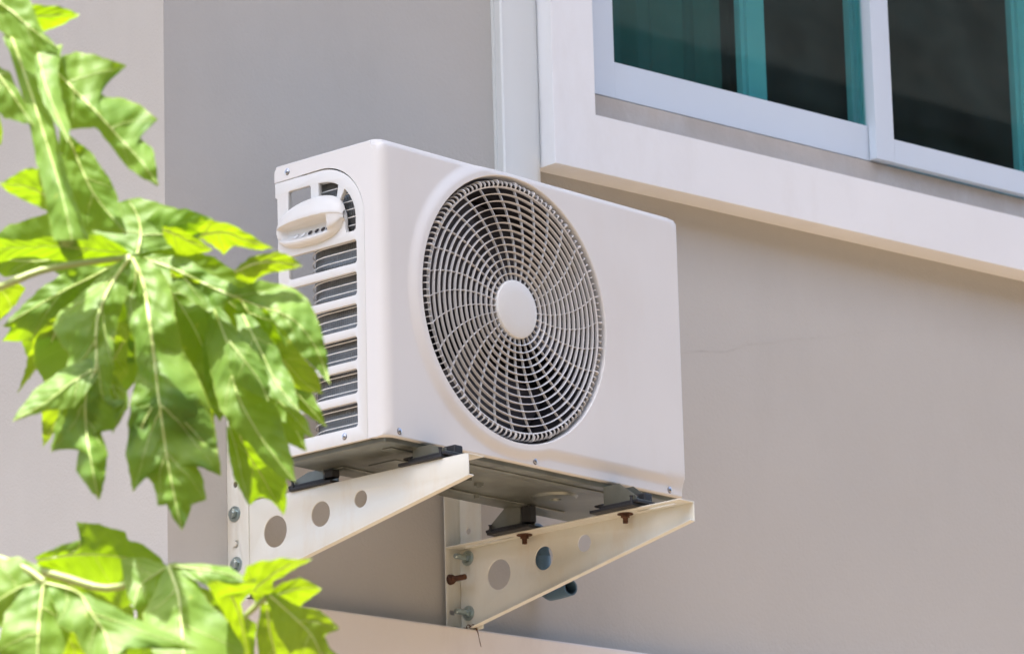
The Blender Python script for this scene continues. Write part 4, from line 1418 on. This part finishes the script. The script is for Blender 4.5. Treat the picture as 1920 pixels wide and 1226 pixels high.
lf = Leaf(label='pale sunlit leaf spreading over the bottom left corner')
D = 5.66
lf.lobe([(82, 1092), (76, 1140), (72, 1190), (66, 1330)], [(76, 1092), (40, 1100), (10, 1150), (-10, 1220), (20, 1290), (66, 1330)], [(88, 1094), (130, 1120), (140, 1170), (120, 1220), (110, 1280), (66, 1330)], D, -0.45, fold=0.25, rib=3.2)
lf.lobe([(82, 1090), (40, 1100), (-10, 1130), (-90, 1200)], [(80, 1086), (74, 1060), (34, 1042), (-10, 1052), (-90, 1200)], [(84, 1096), (60, 1150), (30, 1170), (-30, 1180), (-90, 1200)], D + 0.01, -0.35, fold=0.2, rib=1.6)
lf.lobe([(84, 1092), (145, 1110), (172, 1150), (200, 1196), (222, 1290)], [(86, 1098), (110, 1150), (104, 1172), (140, 1186), (160, 1230), (222, 1290)], [(92, 1092), (140, 1104), (200, 1130), (240, 1150), (275, 1168), (330, 1192), (374, 1218), (310, 1216), (262, 1198), (236, 1204), (240, 1250), (222, 1290)], D - 0.01, -0.6, fold=0.2, rib=2.6, n=56)
lf.lobe([(100, 1150), (126, 1190), (140, 1220), (150, 1300)], [(90, 1150), (104, 1210), (112, 1260), (150, 1300)], [(112, 1145), (150, 1190), (176, 1230), (150, 1300)], D + 0.05, 0.7, fold=0.2, rib=1.2, young=True)
lf.lobe([(200, 1150), (260, 1200), (300, 1230), (330, 1300)], [(190, 1160), (220, 1220), (260, 1270), (330, 1300)], [(215, 1140), (290, 1190), (330, 1230), (330, 1300)], D + 0.06, 0.2, fold=0.2, rib=1.2)
lf.petiole([(-200, 1000, 6.02), (-60, 1030, 5.85), (40, 1062, 5.70), (82, 1090, 5.665)], 0.006, 0.0042)
lf.build()

lf = Leaf(label='pale green leaf in the middle of the lower cluster')
D = 5.78
lf.lobe([(316, 1062), (334, 1115), (341, 1180), (352, 1320)], [(310, 1064), (290, 1110), (268, 1150), (280, 1200), (300, 1270), (352, 1320)], [(322, 1064), (370, 1090), (392, 1130), (430, 1165), (460, 1220), (420, 1280), (352, 1320)], D, -0.75, fold=0.25, rib=3.0)
lf.lobe([(314, 1062), (285, 1080), (262, 1100), (250, 1145)], [(310, 1058), (270, 1044), (226, 1046), (232, 1090), (250, 1145)], [(316, 1068), (300, 1100), (280, 1130), (250, 1145)], D + 0.01, -0.4, fold=0.2, rib=1.8)
lf.lobe([(316, 1060), (370, 1066), (420, 1074), (474, 1090)], [(316, 1056), (370, 1056), (430, 1062), (474, 1090)], [(318, 1064), (360, 1086), (390, 1098), (440, 1100), (474, 1090)], D, -0.9, fold=0.15, rib=1.6)
lf.lobe([(340, 1120), (380, 1160), (420, 1200), (470, 1290)], [(338, 1130), (360, 1200), (420, 1280), (470, 1290)], [(350, 1100), (400, 1140), (450, 1200), (470, 1290)], D + 0.02, -0.6, fold=0.2, rib=1.5)
lf.build()

lf = Leaf(label='yellow green leaf tips glowing against the wall band', mname='leaf_young')
D = 5.74
lf.lobe([(470, 1110), (500, 1085), (535, 1062), (586, 1048)], [(455, 1085), (462, 1060), (494, 1050), (530, 1046), (586, 1048)], [(480, 1130), (510, 1120), (512, 1090), (548, 1068), (586, 1048)], D, 0.75, tx=0.1, fold=0.12)
lf.lobe([(500, 1120), (535, 1110), (565, 1102), (604, 1103)], [(500, 1110), (530, 1092), (562, 1082), (604, 1103)], [(500, 1140), (530, 1150), (560, 1138), (576, 1124), (604, 1103)], D + 0.01, 0.7, tx=0.1, fold=0.12)
lf.lobe([(505, 1115), (555, 1160), (590, 1200), (628, 1290)], [(500, 1120), (520, 1190), (560, 1250), (628, 1290)], [(510, 1108), (560, 1136), (602, 1143), (637, 1178), (606, 1190), (618, 1214), (650, 1240), (628, 1290)], D - 0.02, 0.15, fold=0.25, rib=2.0)
lf.lobe([(420, 1095), (440, 1130), (455, 1180), (476, 1300)], [(388, 1094), (402, 1120), (428, 1165), (446, 1220), (476, 1300)], [(478, 1086), (476, 1104), (452, 1130), (462, 1190), (490, 1290), (476, 1300)], D - 0.04, 0.85, fold=0.3, rib=1.8)
lf.lobe([(395, 1092), (430, 1090), (455, 1090), (480, 1092)], [(388, 1094), (404, 1086), (440, 1096), (480, 1082)], [(388, 1098), (410, 1120), (450, 1116), (480, 1100)], D - 0.05, 0.8, fold=0.2, rib=0)
lf.lobe([(500, 1130), (505, 1180), (515, 1220), (530, 1300)], [(490, 1130), (480, 1190), (490, 1250), (530, 1300)], [(510, 1130), (540, 1180), (545, 1240), (530, 1300)], D + 0.04, 0.4, fold=0.15)
lf.petiole([(-160, 1130, 6.0), (100, 1260, 5.95), (350, 1230, 5.85), (500, 1118, 5.745)], 0.0055, 0.0035)
lf.build()

# the trunk stands beyond the left edge of the picture
T0 = at(-330, 600, 6.2)
bm = bmesh.new()
P, R_ = [], []
for i in range(25):
    t = i / 24
    z = -0.05 + t * (T0.z + 0.75)
    P.append((T0.x + 0.03 * math.sin(3 * t) - 0.05 * (1 - t), T0.y + 0.03 * math.cos(2.3 * t), z))
    R_.append((0.075 * (1 - 0.55 * t)) * (1 + 0.05 * (i % 2)))
tube(bm, P, R_, 18)
mesh_obj('trunk', bm, M['trunk'], papaya)
